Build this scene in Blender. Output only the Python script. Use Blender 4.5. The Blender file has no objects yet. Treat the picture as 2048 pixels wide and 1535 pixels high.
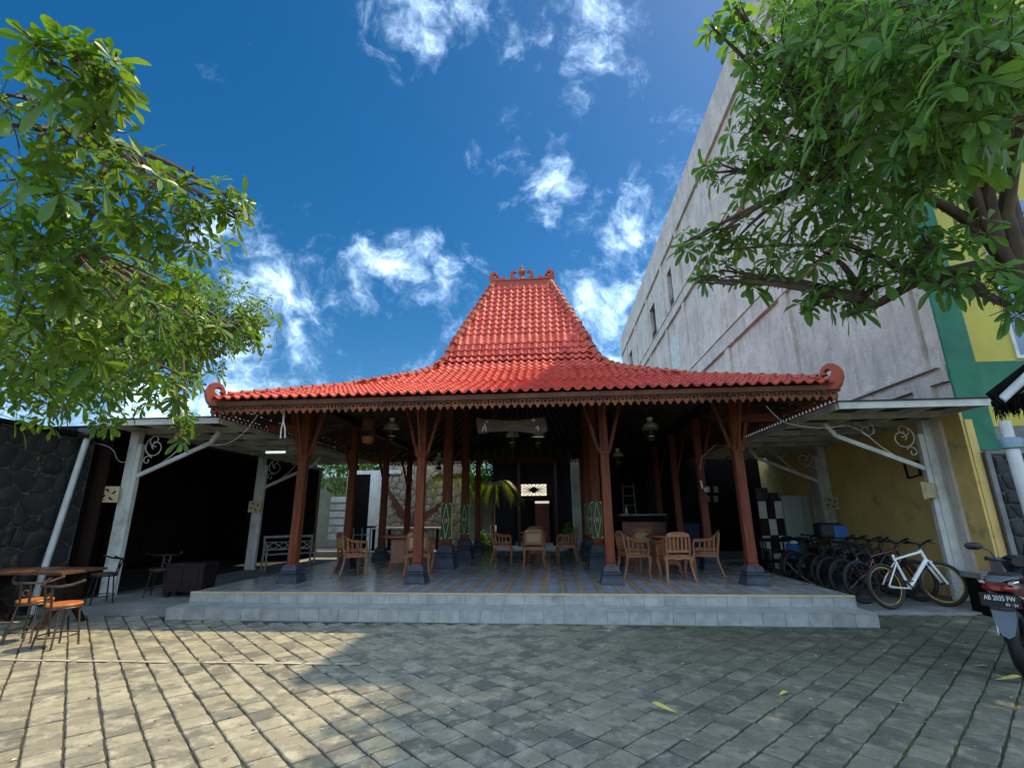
import bpy, bmesh, math, random
from mathutils import Vector, Matrix
random.seed(7)
R = math.radians
scn = bpy.context.scene
COL = scn.collection
# ---------------------------------------------------------------- camera
F_PX, CXP, CYP, CAMH = 953.92, 1024.0, 767.5, 1.5
_pi, _ya, _ro = .26606, .083346, -.00735
_fw = Vector((-math.sin(_ya)*math.cos(_pi), math.cos(_ya)*math.cos(_pi), math.sin(_pi)))
_r0 = Vector((math.cos(_ya), math.sin(_ya), 0)); _u0 = _r0.cross(_fw)
_rt = _r0*math.cos(_ro)+_u0*math.sin(_ro); _up = -_r0*math.sin(_ro)+_u0*math.cos(_ro)
CAM = Vector((0, 0, CAMH))
cd = bpy.data.cameras.new('camera'); cam = bpy.data.objects.new('camera', cd); COL.objects.link(cam)
cd.sensor_width = 36; cd.sensor_fit = 'HORIZONTAL'; cd.lens = 36*F_PX/2048; cd.clip_start = .05; cd.clip_end = 2000
mw = Matrix((_rt, _up, -_fw)).transposed().to_4x4(); mw.translation = CAM; cam.matrix_world = mw
scn.camera = cam
def ray(x, y): return _fw+_rt*((x-CXP)/F_PX)-_up*((y-CYP)/F_PX)
def at(x, y, Y): d = ray(x, y); return CAM+d*(Y/d.y)
def atd(x, y, D): d = ray(x, y).normalized(); return CAM+d*D
def proj(p):
    v = Vector(p)-CAM; z = v.dot(_fw)
    return (CXP+F_PX*v.dot(_rt)/z, CYP-F_PX*v.dot(_up)/z, z) if z > .05 else None
# ---------------------------------------------------------------- sky, sun, exposure
CLOUD = 27.0
SUN = Vector((.528, .29, 1)).normalized()
w = bpy.data.worlds.new('World'); scn.world = w; w.use_nodes = True
wt = w.node_tree; wn = wt.nodes; wl = wt.links
for n in list(wn): wn.remove(n)
def N(t, nodes=None, **kw):
    n = (nodes or wn).new(t)
    for k, v in kw.items(): setattr(n, k, v)
    return n
def inp(n, i, v): n.inputs[i].default_value = v
sky = N('ShaderNodeTexSky', sky_type='NISHITA', sun_disc=False)
sky.sun_elevation = math.asin(SUN.z); sky.sun_rotation = math.atan2(SUN.x, SUN.y)
sky.altitude = 0; sky.air_density = 1.0; sky.dust_density = .5; sky.ozone_density = 3.0
hsv = N('ShaderNodeHueSaturation'); inp(hsv, 'Hue', .496); inp(hsv, 'Saturation', 1.40); inp(hsv, 'Value', .60)
wl.new(sky.outputs[0], hsv.inputs['Color'])
tc = N('ShaderNodeTexCoord')
def vmath(op, a, b=None):
    n = N('ShaderNodeVectorMath', operation=op); wl.new(a, n.inputs[0])
    if b is not None:
        if isinstance(b, tuple): n.inputs[1].default_value = b
        else: wl.new(b, n.inputs[1])
    return n
def m2(op, a, b=None, c=None):
    n = N('ShaderNodeMath', operation=op)
    for i, q in enumerate((a, b, c)):
        if q is None: continue
        if isinstance(q, (int, float)): n.inputs[i].default_value = q
        else: wl.new(q, n.inputs[i])
    return n.outputs[0]
dirn = vmath('NORMALIZE', tc.outputs['Generated']).outputs[0]
warp = N('ShaderNodeTexNoise'); inp(warp, 'Scale', 2.6); inp(warp, 'Detail', 5); inp(warp, 'Roughness', .6); wl.new(dirn, warp.inputs['Vector'])
wv = vmath('MULTIPLY_ADD', warp.outputs['Color'], (.30, .30, .30)); wl.new(dirn, wv.inputs[2])
n1 = N('ShaderNodeTexNoise'); inp(n1, 'Scale', 6.5); inp(n1, 'Detail', 12); inp(n1, 'Roughness', .66); wl.new(wv.outputs[0], n1.inputs['Vector'])
blob = None                                               # where the clouds in view stand (directions), elsewhere a heavier unseen cover added as fill light
for (bx_, by_, br_, amp) in ((850, 30, 8, .62), (960, 70, 8, .62), (745, 55, 4, .42), (1080, 50, 6, .55), (1170, 100, 8, .72), (1210, 130, 6, .6), (1000, 270, 6, .62), (1060, 320, 7, .66), (1110, 370, 5, .55), (1180, 270, 4, .4), (1250, 440, 8, .70), (1300, 400, 7, .70), (1220, 590, 9, .70), (1360, 310, 6, .64), (1170, 690, 10, .62),
        (580, 550, 7, .55), (700, 550, 9, .6), (830, 600, 9, .66), (900, 640, 7, .6), (500, 630, 11, .66), (610, 690, 8, .6), (810, 715, 9, .72), (680, 750, 9, .66), (430, 590, 9, .6), (300, 790, 16, .8), (60, 790, 14, .8), (930, 530, 5, .4), (500, 750, 9, .55)):
    d_ = ray(bx_, by_).normalized()
    dp = vmath('DOT_PRODUCT', dirn, tuple(d_)).outputs['Value']
    mr = N('ShaderNodeMapRange', interpolation_type='SMOOTHSTEP'); wl.new(dp, mr.inputs[0])
    inp(mr, 1, math.cos(R(br_*1.25))); inp(mr, 2, 1.0); inp(mr, 3, 0); inp(mr, 4, amp*.74)
    blob = mr.outputs[0] if blob is None else m2('MAXIMUM', blob, mr.outputs[0])
far_ = N('ShaderNodeTexNoise'); inp(far_, 'Scale', 2.4); inp(far_, 'Detail', 3); wl.new(dirn, far_.inputs['Vector'])
fr_ = N('ShaderNodeMapRange', interpolation_type='SMOOTHSTEP'); wl.new(far_.outputs[0], fr_.inputs[0]); inp(fr_, 1, .41); inp(fr_, 2, .58); inp(fr_, 3, 0); inp(fr_, 4, 1.0)  # unseen cloud cover, made heavier to brighten the shade
ax_ = vmath('DOT_PRODUCT', dirn, tuple((_fw+Vector((0, 0, .12))).normalized())).outputs['Value']
ou_ = N('ShaderNodeMapRange', interpolation_type='SMOOTHSTEP'); wl.new(ax_, ou_.inputs[0]); inp(ou_, 1, math.cos(R(62))); inp(ou_, 2, math.cos(R(48))); inp(ou_, 3, 1); inp(ou_, 4, 0)
cover = m2('MAXIMUM', blob, m2('MULTIPLY', fr_.outputs[0], ou_.outputs[0]))
cl = m2('ADD', m2('MULTIPLY', cover, .62), m2('MULTIPLY', m2('SUBTRACT', n1.outputs[0], .5), 1.5))
cm = N('ShaderNodeMapRange', interpolation_type='LINEAR'); wl.new(cl, cm.inputs[0]); inp(cm, 1, .22); inp(cm, 2, .78); inp(cm, 3, 0); inp(cm, 4, 1.0); cm.clamp = True
alpha = m2('POWER', cm.outputs[0], 2.25)
cloudc = N('ShaderNodeMix', data_type='RGBA'); wl.new(alpha, cloudc.inputs[0])
wl.new(hsv.outputs[0], cloudc.inputs[6]); cloudc.inputs[7].default_value = (CLOUD*.76, CLOUD*.98, CLOUD*1.26, 1)
bg = N('ShaderNodeBackground'); wl.new(cloudc.outputs[2], bg.inputs[0]); inp(bg, 1, .1)
wo = N('ShaderNodeOutputWorld'); wl.new(bg.outputs[0], wo.inputs[0])
sl = bpy.data.lights.new('sun', 'SUN'); sl.energy = 2.95; sl.angle = R(.53); sl.color = (1, .83, .54)
so = bpy.data.objects.new('sun', sl); COL.objects.link(so); so.rotation_euler = SUN.to_track_quat('Z', 'Y').to_euler(); so.location = (6, 3, 30)
vs = scn.view_settings; vs.view_transform = 'Standard'; vs.look = 'None'; vs.exposure = 1.0; vs.gamma = 1; vs.use_curve_mapping = False
scn.render.engine = 'CYCLES'; scn.cycles.use_denoising = True; scn.cycles.max_bounces = 8; scn.cycles.diffuse_bounces = 4
scn.cycles.transparent_max_bounces = 8; scn.cycles.sample_clamp_indirect = 6; scn.cycles.caustics_reflective = False; scn.cycles.caustics_refractive = False
# ---------------------------------------------------------------- helpers
class MB:
    def __init__(s): s.v = []; s.f = []
    def quadgrid(s, rows, closed=False, flip=False):
        b = len(s.v); n = len(rows[0])
        for r in rows: s.v.extend(tuple(p) for p in r)
        for i in range(len(rows)-1):
            for j in range(n if closed else n-1):
                k = (j+1) % n
                q = (b+i*n+j, b+i*n+k, b+(i+1)*n+k, b+(i+1)*n+j)
                s.f.append(q[::-1] if flip else q)
        return b
    def box(s, x0, x1, y0, y1, z0, z1, m=None):
        p = [Vector((x, y, z)) for z in (z0, z1) for x, y in ((x0, y0), (x1, y0), (x1, y1), (x0, y1))]
        if m is not None: p = [m @ q for q in p]
        b = len(s.v); s.v.extend(tuple(q) for q in p)
        for q in ((3, 2, 1, 0), (4, 5, 6, 7), (0, 1, 5, 4), (1, 2, 6, 5), (2, 3, 7, 6), (3, 0, 4, 7)): s.f.append(tuple(b+i for i in q))
        return s
    def frus(s, cx, cy, z0, z1, a0, b0, a1, b1):          # tapered block, half sizes a,b
        b = len(s.v)
        for z, a, c in ((z0, a0, b0), (z1, a1, b1)): s.v += [(cx-a, cy-c, z), (cx+a, cy-c, z), (cx+a, cy+c, z), (cx-a, cy+c, z)]
        for q in ((3, 2, 1, 0), (4, 5, 6, 7), (0, 1, 5, 4), (1, 2, 6, 5), (2, 3, 7, 6), (3, 0, 4, 7)): s.f.append(tuple(b+i for i in q))
        return s
    def beam(s, p, q, wd, ht, up=(0, 0, 1)):
        p, q = Vector(p), Vector(q); d = (q-p); L = d.length; d = d/L; u = Vector(up); sd = d.cross(u)
        if sd.length < 1e-4: sd = d.cross(Vector((1, 0, 0)))
        sd.normalize(); u = sd.cross(d)
        m = Matrix((sd, d, u)).transposed().to_4x4(); m.translation = p
        return s.box(-wd/2, wd/2, 0, L, -ht/2, ht/2, m)
    def tube(s, pts, r, n=8, caps=True, closed=False, flat=1.0):
        pts = [Vector(p) for p in pts]; rows = []; K = len(pts); prev = None
        for i, p in enumerate(pts):
            t = (pts[(i+1) % K]-pts[i-1]) if closed else (pts[min(i+1, K-1)]-pts[max(i-1, 0)])
            t.normalize()
            a = (prev if prev is not None else (Vector((0, 0, 1)) if abs(t.z) < .9 else Vector((1, 0, 0))))
            x = t.cross(a)
            if x.length < 1e-4: x = t.cross(Vector((0, 1, 0)))
            x.normalize(); y = x.cross(t); prev = y
            rr = r[i] if isinstance(r, (list, tuple)) else r
            rows.append([p+x*math.cos(2*math.pi*k/n)*rr*flat+y*math.sin(2*math.pi*k/n)*rr for k in range(n)])
        if closed: rows.append(rows[0])
        b = s.quadgrid(rows, closed=True)
        if caps and not closed:
            s.f.append(tuple(b+k for k in range(n))[::-1]); e = b+(K-1)*n; s.f.append(tuple(e+k for k in range(n)))
        return s
    def lathe(s, prof, n=16, c=(0, 0, 0), m=None):
        rows = []
        for r, z in prof:
            row = [Vector((c[0]+r*math.cos(2*math.pi*k/n), c[1]+r*math.sin(2*math.pi*k/n), c[2]+z)) for k in range(n)]
            rows.append([m @ q for q in row] if m is not None else row)
        b = s.quadgrid(rows, closed=True)
        s.f.append(tuple(b+k for k in range(n))[::-1]); e = b+(len(prof)-1)*n; s.f.append(tuple(e+k for k in range(n)))
        return s
    def prism(s, loop, th, m=None):                       # loop in local XY, extruded along +Z by th
        n = len(loop); b = len(s.v)
        for z in (0, th):
            for x, y in loop:
                p = Vector((x, y, z)); s.v.append(tuple(m @ p if m is not None else p))
        s.f.append(tuple(range(b+n-1, b-1, -1))); s.f.append(tuple(range(b+n, b+2*n)))
        for i in range(n): j = (i+1) % n; s.f.append((b+i, b+j, b+n+j, b+n+i))
        return s
    def ring(s, R_, r, c=(0, 0, 0), n=24, k=8, axis='Y', m=None):
        pts = []
        for i in range(n):
            a = 2*math.pi*i/n
            p = {'Y': (R_*math.cos(a), 0, R_*math.sin(a)), 'Z': (R_*math.cos(a), R_*math.sin(a), 0), 'X': (0, R_*math.cos(a), R_*math.sin(a))}[axis]
            p = Vector(p)+Vector(c); pts.append(m @ p if m is not None else p)
        return s.tube(pts, r, k, closed=True)
    def add(s, o, m):
        b = len(s.v); s.v.extend(tuple(m @ Vector(p)) for p in o.v); s.f.extend(tuple(b+i for i in q) for q in o.f); return s
    def mesh(s, name, mat=None, smooth=False, angle=None):
        me = bpy.data.meshes.new(name); me.from_pydata(s.v, [], s.f)
        if smooth: me.polygons.foreach_set('use_smooth', [True]*len(me.polygons))
        if mat: me.materials.append(mat)
        me.update()
        if smooth and angle: me.set_sharp_from_angle(angle=R(angle))
        return me
def frame(o, x, y, z):
    m = Matrix((Vector(x), Vector(y), Vector(z))).transposed().to_4x4(); m.translation = Vector(o); return m
def tag(o, label=None, cat=None, group=None, kind=None):
    if label: o['label'] = label
    if cat: o['category'] = cat
    if group: o['group'] = group
    if kind: o['kind'] = kind
    return o
WORLDM = {}
def wmat(o): return WORLDM.get(o.name, Matrix())
def link(name, data, parent=None, m=None, world=True):
    """m: matrix (world when world=True). Children of a moved parent keep world coordinates through the parent inverse."""
    o = bpy.data.objects.new(name, data); COL.objects.link(o)
    m = m or Matrix()
    if parent is not None:
        o.parent = parent
        if world: o.matrix_parent_inverse = wmat(parent).inverted()
        o.matrix_basis = m
        WORLDM[o.name] = m if world else wmat(parent) @ m
    else:
        o.matrix_basis = m; WORLDM[o.name] = m
    return o
def put(name, mb, mat, parent=None, m=None, world=True, smooth=False, angle=40):
    return link(name, mb.mesh(name, mat, smooth, angle) if isinstance(mb, MB) else mb, parent, m, world)
def thing(name, label, cat, loc=(0, 0, 0), rz=0, group=None):
    m = Matrix.Translation(Vector(loc)) @ Matrix.Rotation(rz, 4, 'Z')
    return tag(link(name, None, None, m), label, cat, group)
def dup(root, loc, rz=0, label=None, group=None, extra=None):
    m = Matrix.Translation(Vector(loc)) @ Matrix.Rotation(rz, 4, 'Z')
    if extra is not None: m = m @ extra
    r = root.copy(); COL.objects.link(r); r.matrix_basis = m; WORLDM[r.name] = m
    if label: r['label'] = label
    if group: r['group'] = group
    for ch in list(root.children):
        c = ch.copy(); COL.objects.link(c); c.parent = r
        for g in list(ch.children): d = g.copy(); COL.objects.link(d); d.parent = c
    return r
# ---------------------------------------------------------------- materials
class NT:
    def __init__(s, name):
        s.m = bpy.data.materials.new(name); s.m.use_nodes = True; s.t = s.m.node_tree; s.n = s.t.nodes; s.l = s.t.links
        s.b = s.n['Principled BSDF']; s.out = s.n['Material Output']
    def new(s, t, **kw):
        n = s.n.new(t)
        for k, v in kw.items(): setattr(n, k, v)
        return n
    def set(s, sock, v):
        if hasattr(v, 'is_output') or isinstance(v, bpy.types.NodeSocket): s.l.new(v, sock)
        elif isinstance(v, (tuple, list)) and len(v) == 3 and sock.type == 'RGBA': sock.default_value = (*v, 1)
        else: sock.default_value = v
    def math(s, op, *a, clamp=False):
        n = s.new('ShaderNodeMath', operation=op); n.use_clamp = clamp
        for i, v in enumerate(a): s.set(n.inputs[i], v)
        return n.outputs[0]
    def pos(s, obj=False, scale=None, rot=None, loc=None):
        o = s.new('ShaderNodeTexCoord').outputs['Object'] if obj else s.new('ShaderNodeNewGeometry').outputs['Position']
        if scale or rot or loc:
            mp = s.new('ShaderNodeMapping'); s.l.new(o, mp.inputs[0])
            if loc: mp.inputs[1].default_value = loc
            if rot: mp.inputs[2].default_value = rot
            if scale: mp.inputs[3].default_value = scale
            o = mp.outputs[0]
        return o
    def noise(s, vec, scale, detail=4, rough=.55, dist=0):
        n = s.new('ShaderNodeTexNoise'); s.set(n.inputs['Scale'], scale); s.set(n.inputs['Detail'], detail); s.set(n.inputs['Roughness'], rough); s.set(n.inputs['Distortion'], dist)
        s.l.new(vec, n.inputs['Vector']); return n.outputs[0]
    def ramp(s, v, a, b, lo=0., hi=1., smooth=True):
        n = s.new('ShaderNodeMapRange', interpolation_type='SMOOTHSTEP' if smooth else 'LINEAR'); s.set(n.inputs[0], v)
        for i, q in enumerate((a, b, lo, hi)): s.set(n.inputs[i+1], q)
        return n.outputs[0]
    def mix(s, f, a, b, mode='MIX'):
        n = s.new('ShaderNodeMix', data_type='RGBA', blend_type=mode); s.set(n.inputs[0], f); s.set(n.inputs[6], a); s.set(n.inputs[7], b); return n.outputs[2]
    def piece(s):
        g = s.new('ShaderNodeNewGeometry').outputs['Random Per Island']; o = s.new('ShaderNodeObjectInfo').outputs['Random']
        return s.math('FRACT', s.math('ADD', g, o))
    def hsv(s, c, val, sat=1., hue=.5):
        n = s.new('ShaderNodeHueSaturation'); s.set(n.inputs['Hue'], hue); s.set(n.inputs['Saturation'], sat); s.set(n.inputs['Value'], val); s.set(n.inputs['Color'], c); return n.outputs[0]
    def bump(s, h, st=.4, dist=.01):
        n = s.new('ShaderNodeBump'); s.set(n.inputs['Strength'], st); s.set(n.inputs['Distance'], dist); s.set(n.inputs['Height'], h); s.l.new(n.outputs[0], s.b.inputs['Normal'])
    def done(s, col, rough=.6, metal=0, spec=.5, coat=0):
        s.set(s.b.inputs['Base Color'], col); s.set(s.b.inputs['Roughness'], rough); s.set(s.b.inputs['Metallic'], metal); s.set(s.b.inputs['Specular IOR Level'], spec); s.set(s.b.inputs['Coat Weight'], coat)
        return s.m
def mat(name, c1, c2=None, scale=4, rough=.6, bump=0, bscale=40, piece=0, metal=0, spec=.5, coat=0, stretch=None, obj=False, bdist=.004, wear=None):
    t = NT(name); p = t.pos(obj, stretch); f = t.ramp(t.noise(p, scale, 5), .3, .7)
    c = t.mix(f, c1, c2 or tuple(x*.72 for x in c1))
    if wear: c = t.mix(t.ramp(t.noise(t.pos(obj), wear[1], 6, .65), .55, .75), c, wear[0])
    if piece: c = t.hsv(c, t.math('MULTIPLY_ADD', t.piece(), 2*piece, 1-piece))
    if bump: t.bump(t.noise(p, bscale, 5, .6), bump, bdist)
    r = t.ramp(t.noise(p, scale*2.3, 3), .25, .75, max(rough-.08, .02), min(rough+.1, 1))
    return t.done(c, r, metal, spec, coat)
# ---------------------------------------------------------------- material list
teak = mat('teak', (.33, .130, .052), (.20, .075, .030), 3, .45, .25, 60, .12, stretch=(9, 9, 1.2), obj=True)
teakpost = mat('teak_post', (.20, .055, .026), (.115, .032, .016), 2.5, .6, .4, 50, .10, stretch=(12, 12, 1.0), spec=.15, wear=((.10, .04, .025), 4))
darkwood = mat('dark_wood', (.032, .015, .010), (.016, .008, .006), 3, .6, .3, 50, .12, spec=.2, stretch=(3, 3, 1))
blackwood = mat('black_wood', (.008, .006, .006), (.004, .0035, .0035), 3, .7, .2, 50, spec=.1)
fasciam = mat('fascia_wood', (.25, .088, .042), (.16, .054, .028), 3, .7, .3, 60, .16, spec=.15, wear=((.12, .05, .035), 2.2))
rafterm = mat('rafter_wood', (.085, .055, .035), (.045, .028, .018), 3, .7, .3, 40, .25)
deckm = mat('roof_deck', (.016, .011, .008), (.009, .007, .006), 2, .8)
umpakm = mat('base_stone', (.055, .065, .085), (.030, .036, .050), 7, .7, .6, 60, .08)
greym = mat('grey_tile', (.40, .395, .365), (.29, .287, .268), 7, .55, .35, 90, .09, wear=((.17, .155, .12), 1.5))
concm = mat('concrete', (.24, .23, .215), (.15, .145, .135), 3, .8, .4, 40)
slabm = mat('slab_cement', (.27, .265, .25), (.17, .17, .16), 1.7, .75, .3, 50)
yellowtrim = mat('cream_trim', (.62, .50, .22), (.5, .4, .18), 6, .5)
whitepaint = mat('white_paint', (.72, .71, .64), (.56, .55, .49), 3, .5, .1, 30, wear=((.38, .36, .30), 3.0))
mustard = mat('mustard_plaster', (.80, .56, .19), (.68, .46, .15), 2.2, .75, .25, 50, wear=((.34, .22, .07), 1.4))
greenp = mat('green_paint', (.008, .17, .080), (.006, .13, .065), 2, .6, .1, 40, wear=((.03, .15, .09), 1.2))
yellowp = mat('yellow_paint', (.58, .47, .05), (.50, .41, .05), 2, .6, .1, 40, wear=((.40, .34, .08), 1.1))
steelm = mat('dark_metal', (.05, .045, .04), (.03, .027, .025), 6, .35, .1, 40, metal=.8)
blackm = mat('black_rubber', (.012, .012, .014), (.008, .008, .009), 8, .6)
blackplastic = mat('black_plastic', (.015, .015, .018), (.01, .01, .012), 6, .3)
chromem = mat('chrome', (.6, .6, .6), (.5, .5, .5), 6, .2, metal=1)
pvcm = mat('pvc_pipe', (.62, .62, .60), (.5, .5, .48), 5, .45)
canem = mat('cane_weave', (.42, .29, .13), (.30, .20, .09), 60, .6, .5, 220, obj=True)
milkglass = mat('milk_glass', (.75, .74, .68), (.68, .67, .62), 3, .2, coat=.5)
brassm = mat('dark_brass', (.09, .065, .03), (.05, .04, .02), 5, .4, metal=.8)
sandstone = mat('cream_sandstone', (.62, .50, .29), (.50, .40, .23), 9, .8, .4, 60)
glassdark = mat('window_dark', (.012, .014, .018), (.01, .011, .014), 2, .12)
def m_stone(name, a, b, c):
    t = NT(name); p = t.pos(); n = t.noise(p, 3.5, 6, .6); f = t.piece()
    col = t.mix(f, a, b); col = t.mix(t.ramp(n, .5, .75), col, c); col = t.hsv(col, t.math('MULTIPLY_ADD', t.noise(p, 16, 4), .7, .65))
    t.bump(t.noise(p, 22, 6, .65), .7, .02); return t.done(col, .82)
darkstone = m_stone('dark_field_stone', (.034, .032, .030), (.016, .016, .017), (.052, .049, .042))
palestone = m_stone('pale_flagstone', (.40, .33, .20), (.24, .21, .15), (.46, .41, .29))
mortar = mat('mortar', (.12, .11, .095), (.08, .075, .065), 8, .9, .4, 60)
def m_paver():
    t = NT('paver_stone'); p = t.pos(); f = t.piece()
    col = t.mix(t.ramp(f, .0, 1., smooth=False), (.140, .132, .106), (.325, .292, .205))
    col = t.mix(t.ramp(t.noise(p, 5, 7, .68), .45, .68), col, (.42, .38, .28))
    col = t.mix(t.ramp(t.noise(t.pos(loc=(3, 7, 1)), 9, 6, .7), .52, .72, 0, .85), col, (.105, .100, .090))
    sx = t.new('ShaderNodeSeparateXYZ'); t.l.new(p, sx.inputs[0])
    side = t.ramp(sx.outputs[0], -1.8, 2.6); near = t.ramp(sx.outputs[1], 4.2, 7.6)
    mask = t.math('MULTIPLY', t.math('MULTIPLY', side, t.math('MULTIPLY_ADD', near, .55, .45)), t.ramp(t.noise(p, 2.2, 7, .68), .24, .54))
    col = t.mix(t.math('MULTIPLY', mask, .86), col, (.058, .064, .034))
    col = t.hsv(col, t.math('MULTIPLY_ADD', t.noise(p, 55, 3), .5, .75))
    wh = t.ramp(t.noise(t.pos(loc=(9, 2, 0)), 13, 5, .7), .70, .76, 0, .7); col = t.mix(wh, col, (.55, .53, .47))
    t.bump(t.noise(p, 24, 8, .70), .75, .02); return t.done(col, t.ramp(t.noise(p, 6), .3, .7, .62, .9), spec=.4)
paverm = m_paver()
def m_ground():
    t = NT('joint_soil'); p = t.pos(); c = t.mix(t.noise(p, 5, 6), (.028, .024, .019), (.065, .056, .042))
    sx = t.new('ShaderNodeSeparateXYZ'); t.l.new(p, sx.inputs[0])
    c = t.mix(t.math('MULTIPLY', t.ramp(sx.outputs[0], -1, 3.0), t.ramp(t.noise(p, 3.2, 5), .42, .58)), c, (.075, .095, .018))
    t.bump(t.noise(p, 80, 4), .6, .01); return t.done(c, .95)
groundm = m_ground()
def m_floor():
    t = NT('patterned_floor_tile'); p = t.pos(loc=(5.9, -7.88, 0)); sx = t.new('ShaderNodeSeparateXYZ'); t.l.new(p, sx.inputs[0])
    u = t.math('FRACT', t.math('DIVIDE', sx.outputs[0], .3)); 
    a = t.math('ABSOLUTE', t.math('SUBTRACT', u, .5)); blue = t.ramp(a, .22, .25, 1, 0)
    du = t.math('ABSOLUTE', t.math('SUBTRACT', t.math('FRACT', t.math('DIVIDE', sx.outputs[0], .1)), .5)); dv = t.math('ABSOLUTE', t.math('SUBTRACT', t.math('FRACT', t.math('DIVIDE', sx.outputs[1], .1)), .5))
    dm = t.math('ADD', du, dv); rad = t.math('SQRT', t.math('ADD', t.math('MULTIPLY', du, du), t.math('MULTIPLY', dv, dv)))
    tan_ = t.mix(t.ramp(t.math('ABSOLUTE', t.math('SUBTRACT', rad, .34)), .05, .09, 1, 0), (.48, .40, .30), (.22, .16, .12))
    tan_ = t.mix(t.ramp(rad, .12, .16, 1, 0), tan_, (.38, .25, .16))
    bl = t.mix(t.ramp(t.math('ABSOLUTE', t.math('SUBTRACT', dm, .42)), .05, .1, 1, 0), (.28, .33, .44), (.52, .51, .50)); bl = t.mix(t.ramp(dm, .14, .2, 1, 0), bl, (.16, .21, .36))
    c = t.mix(blue, tan_, bl); c = t.hsv(c, t.math('MULTIPLY_ADD', t.piece(), .16, .92)); c = t.mix(t.ramp(t.noise(t.pos(), 3, 5), .5, .8, 0, .3), c, (.22, .2, .17))
    return t.done(c, t.ramp(t.noise(t.pos(), 4), .3, .7, .10, .26), spec=.6)
floorm = m_floor()
def m_concwall():
    t = NT('weathered_concrete'); p = t.pos(); st = t.pos(scale=(1, 1.3, .30))
    c = t.mix(t.ramp(t.noise(p, .9, 8, .7), .38, .62), (.72, .635, .54), (.58, .51, .435))
    c = t.mix(t.ramp(t.noise(st, 2.2, 8, .72), .47, .68, 0, .60), c, (.34, .29, .245))
    c = t.mix(t.ramp(t.noise(t.pos(loc=(4, 1, 8)), 1.4, 7, .7), .54, .66, 0, .7), c, (.78, .71, .62))
    c = t.mix(t.ramp(t.noise(t.pos(loc=(1, 9, 3)), 5, 7, .7), .55, .7, 0, .6), c, (.42, .33, .30))
    c = t.hsv(c, t.math('MULTIPLY_ADD', t.noise(p, 24, 5, .7), .5, .75))
    mp = t.noise(t.pos(loc=(2, 3, 5)), 2.2, 3, .5); ck = t.ramp(t.math('ABSOLUTE', t.math('SUBTRACT', mp, .5)), .0, .006, .55, 0); c = t.mix(ck, c, (.20, .17, .15))
    t.bump(t.noise(p, 9, 8, .66), .6, .04); return t.done(c, .9, spec=.3)
concwall = m_concwall()
def m_roof(name, a, b, c3):
    t = NT(name); p = t.pos(); c = t.mix(t.piece(), a, b); c = t.mix(t.ramp(t.noise(p, 2.6, 6, .65), .5, .75, 0, .6), c, c3)
    c = t.hsv(c, t.math('MULTIPLY_ADD', t.noise(p, 35, 4), .35, .83)); t.bump(t.noise(p, 70, 4), .2, .004)
    return t.done(c, t.ramp(t.noise(p, 5), .3, .7, .55, .75), spec=.22)
tilem = m_roof('clay_tile', (.50, .070, .052), (.66, .130, .090), (.36, .060, .048))
ridgem = m_roof('ridge_clay', (.44, .090, .050), (.40, .10, .058), (.26, .085, .050))
def m_leaf(name, a, b, tr, tl=.35):
    t = NT(name); f = t.piece(); c = t.mix(f, a, b); c = t.mix(t.ramp(t.noise(t.pos(), 1.3, 3), .4, .7, 0, .5), c, tr)
    t.done(c, .38, spec=.45)
    td = t.new('ShaderNodeBsdfTranslucent'); t.set(td.inputs[0], t.hsv(c, 1.5, 1.12, .485)); mx = t.new('ShaderNodeMixShader'); t.set(mx.inputs[0], tl)
    t.l.new(t.b.outputs[0], mx.inputs[1]); t.l.new(td.outputs[0], mx.inputs[2]); t.l.new(mx.outputs[0], t.out.inputs[0]); return t.m
leafm = m_leaf('leaf_green', (.085, .195, .026), (.135, .250, .036), (.175, .262, .045), .42)
leafm2 = m_leaf('leaf_bluegreen', (.080, .205, .050), (.150, .280, .055), (.19, .29, .055), .50)
palmleaf = m_leaf('palm_frond', (.12, .22, .03), (.26, .30, .05), (.3, .32, .06))
barkm = mat('bark', (.13, .085, .058), (.075, .050, .036), 8, .85, .6, 40, stretch=(1, 1, .4))
# ---------------------------------------------------------------- ground
gb = MB(); gb.quadgrid([[(-300, -300, -.014), (300, -300, -.014)], [(-300, 300, -.014), (300, 300, -.014)]]); tag(put('ground', gb, groundm), kind='structure')
paving = tag(link('courtyard_paving', None), kind='structure')
PX0, PX1, PY1, PY2 = -5.9, 4.3, 7.4075, 7.879
ang = R(43.5); e1 = Vector((math.sin(ang), math.cos(ang), 0)); e2 = Vector((-math.cos(ang), math.sin(ang), 0)); PP = .212
def paver_mb(seed):
    r = random.Random(seed); h = PP/2-.0052; b = MB(); c = [(-h, -h), (h, -h), (h, h), (-h, h)]
    c = [(x+r.uniform(-.006, .004)*(1 if x > 0 else -1), y+r.uniform(-.006, .004)*(1 if y > 0 else -1)) for x, y in c]
    pts = []                                              # outline with irregular edge points
    for i in range(4):
        (x0, y0), (x1, y1) = c[i], c[(i+1) % 4]
        for k in range(4):
            u = k/4; j = r.uniform(-.0045, .001) if k else -.006
            x, y = x0+(x1-x0)*u, y0+(y1-y0)*u; l = math.hypot(x, y) or 1
            pts.append((x+x/l*j, y+y/l*j))
    tl = [r.uniform(-.024, .024), r.uniform(-.024, .024)]
    rows = [[(x, y, -.05) for x, y in pts], [(x, y, -.006+x*tl[0]+y*tl[1]+r.uniform(-.001, .001)) for x, y in pts], [(x*.945, y*.945, x*tl[0]+y*tl[1]+r.uniform(-.0012, .0012)) for x, y in pts]]
    k = b.quadgrid(rows, closed=True); b.f.append(tuple(k+32+i for i in range(16))); return b
PV = [paver_mb(i) for i in range(14)]; PVM = [p.mesh('paver', paverm) for p in PV]
o0 = Vector((-.822, 4.3, 0)); cells = []
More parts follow.
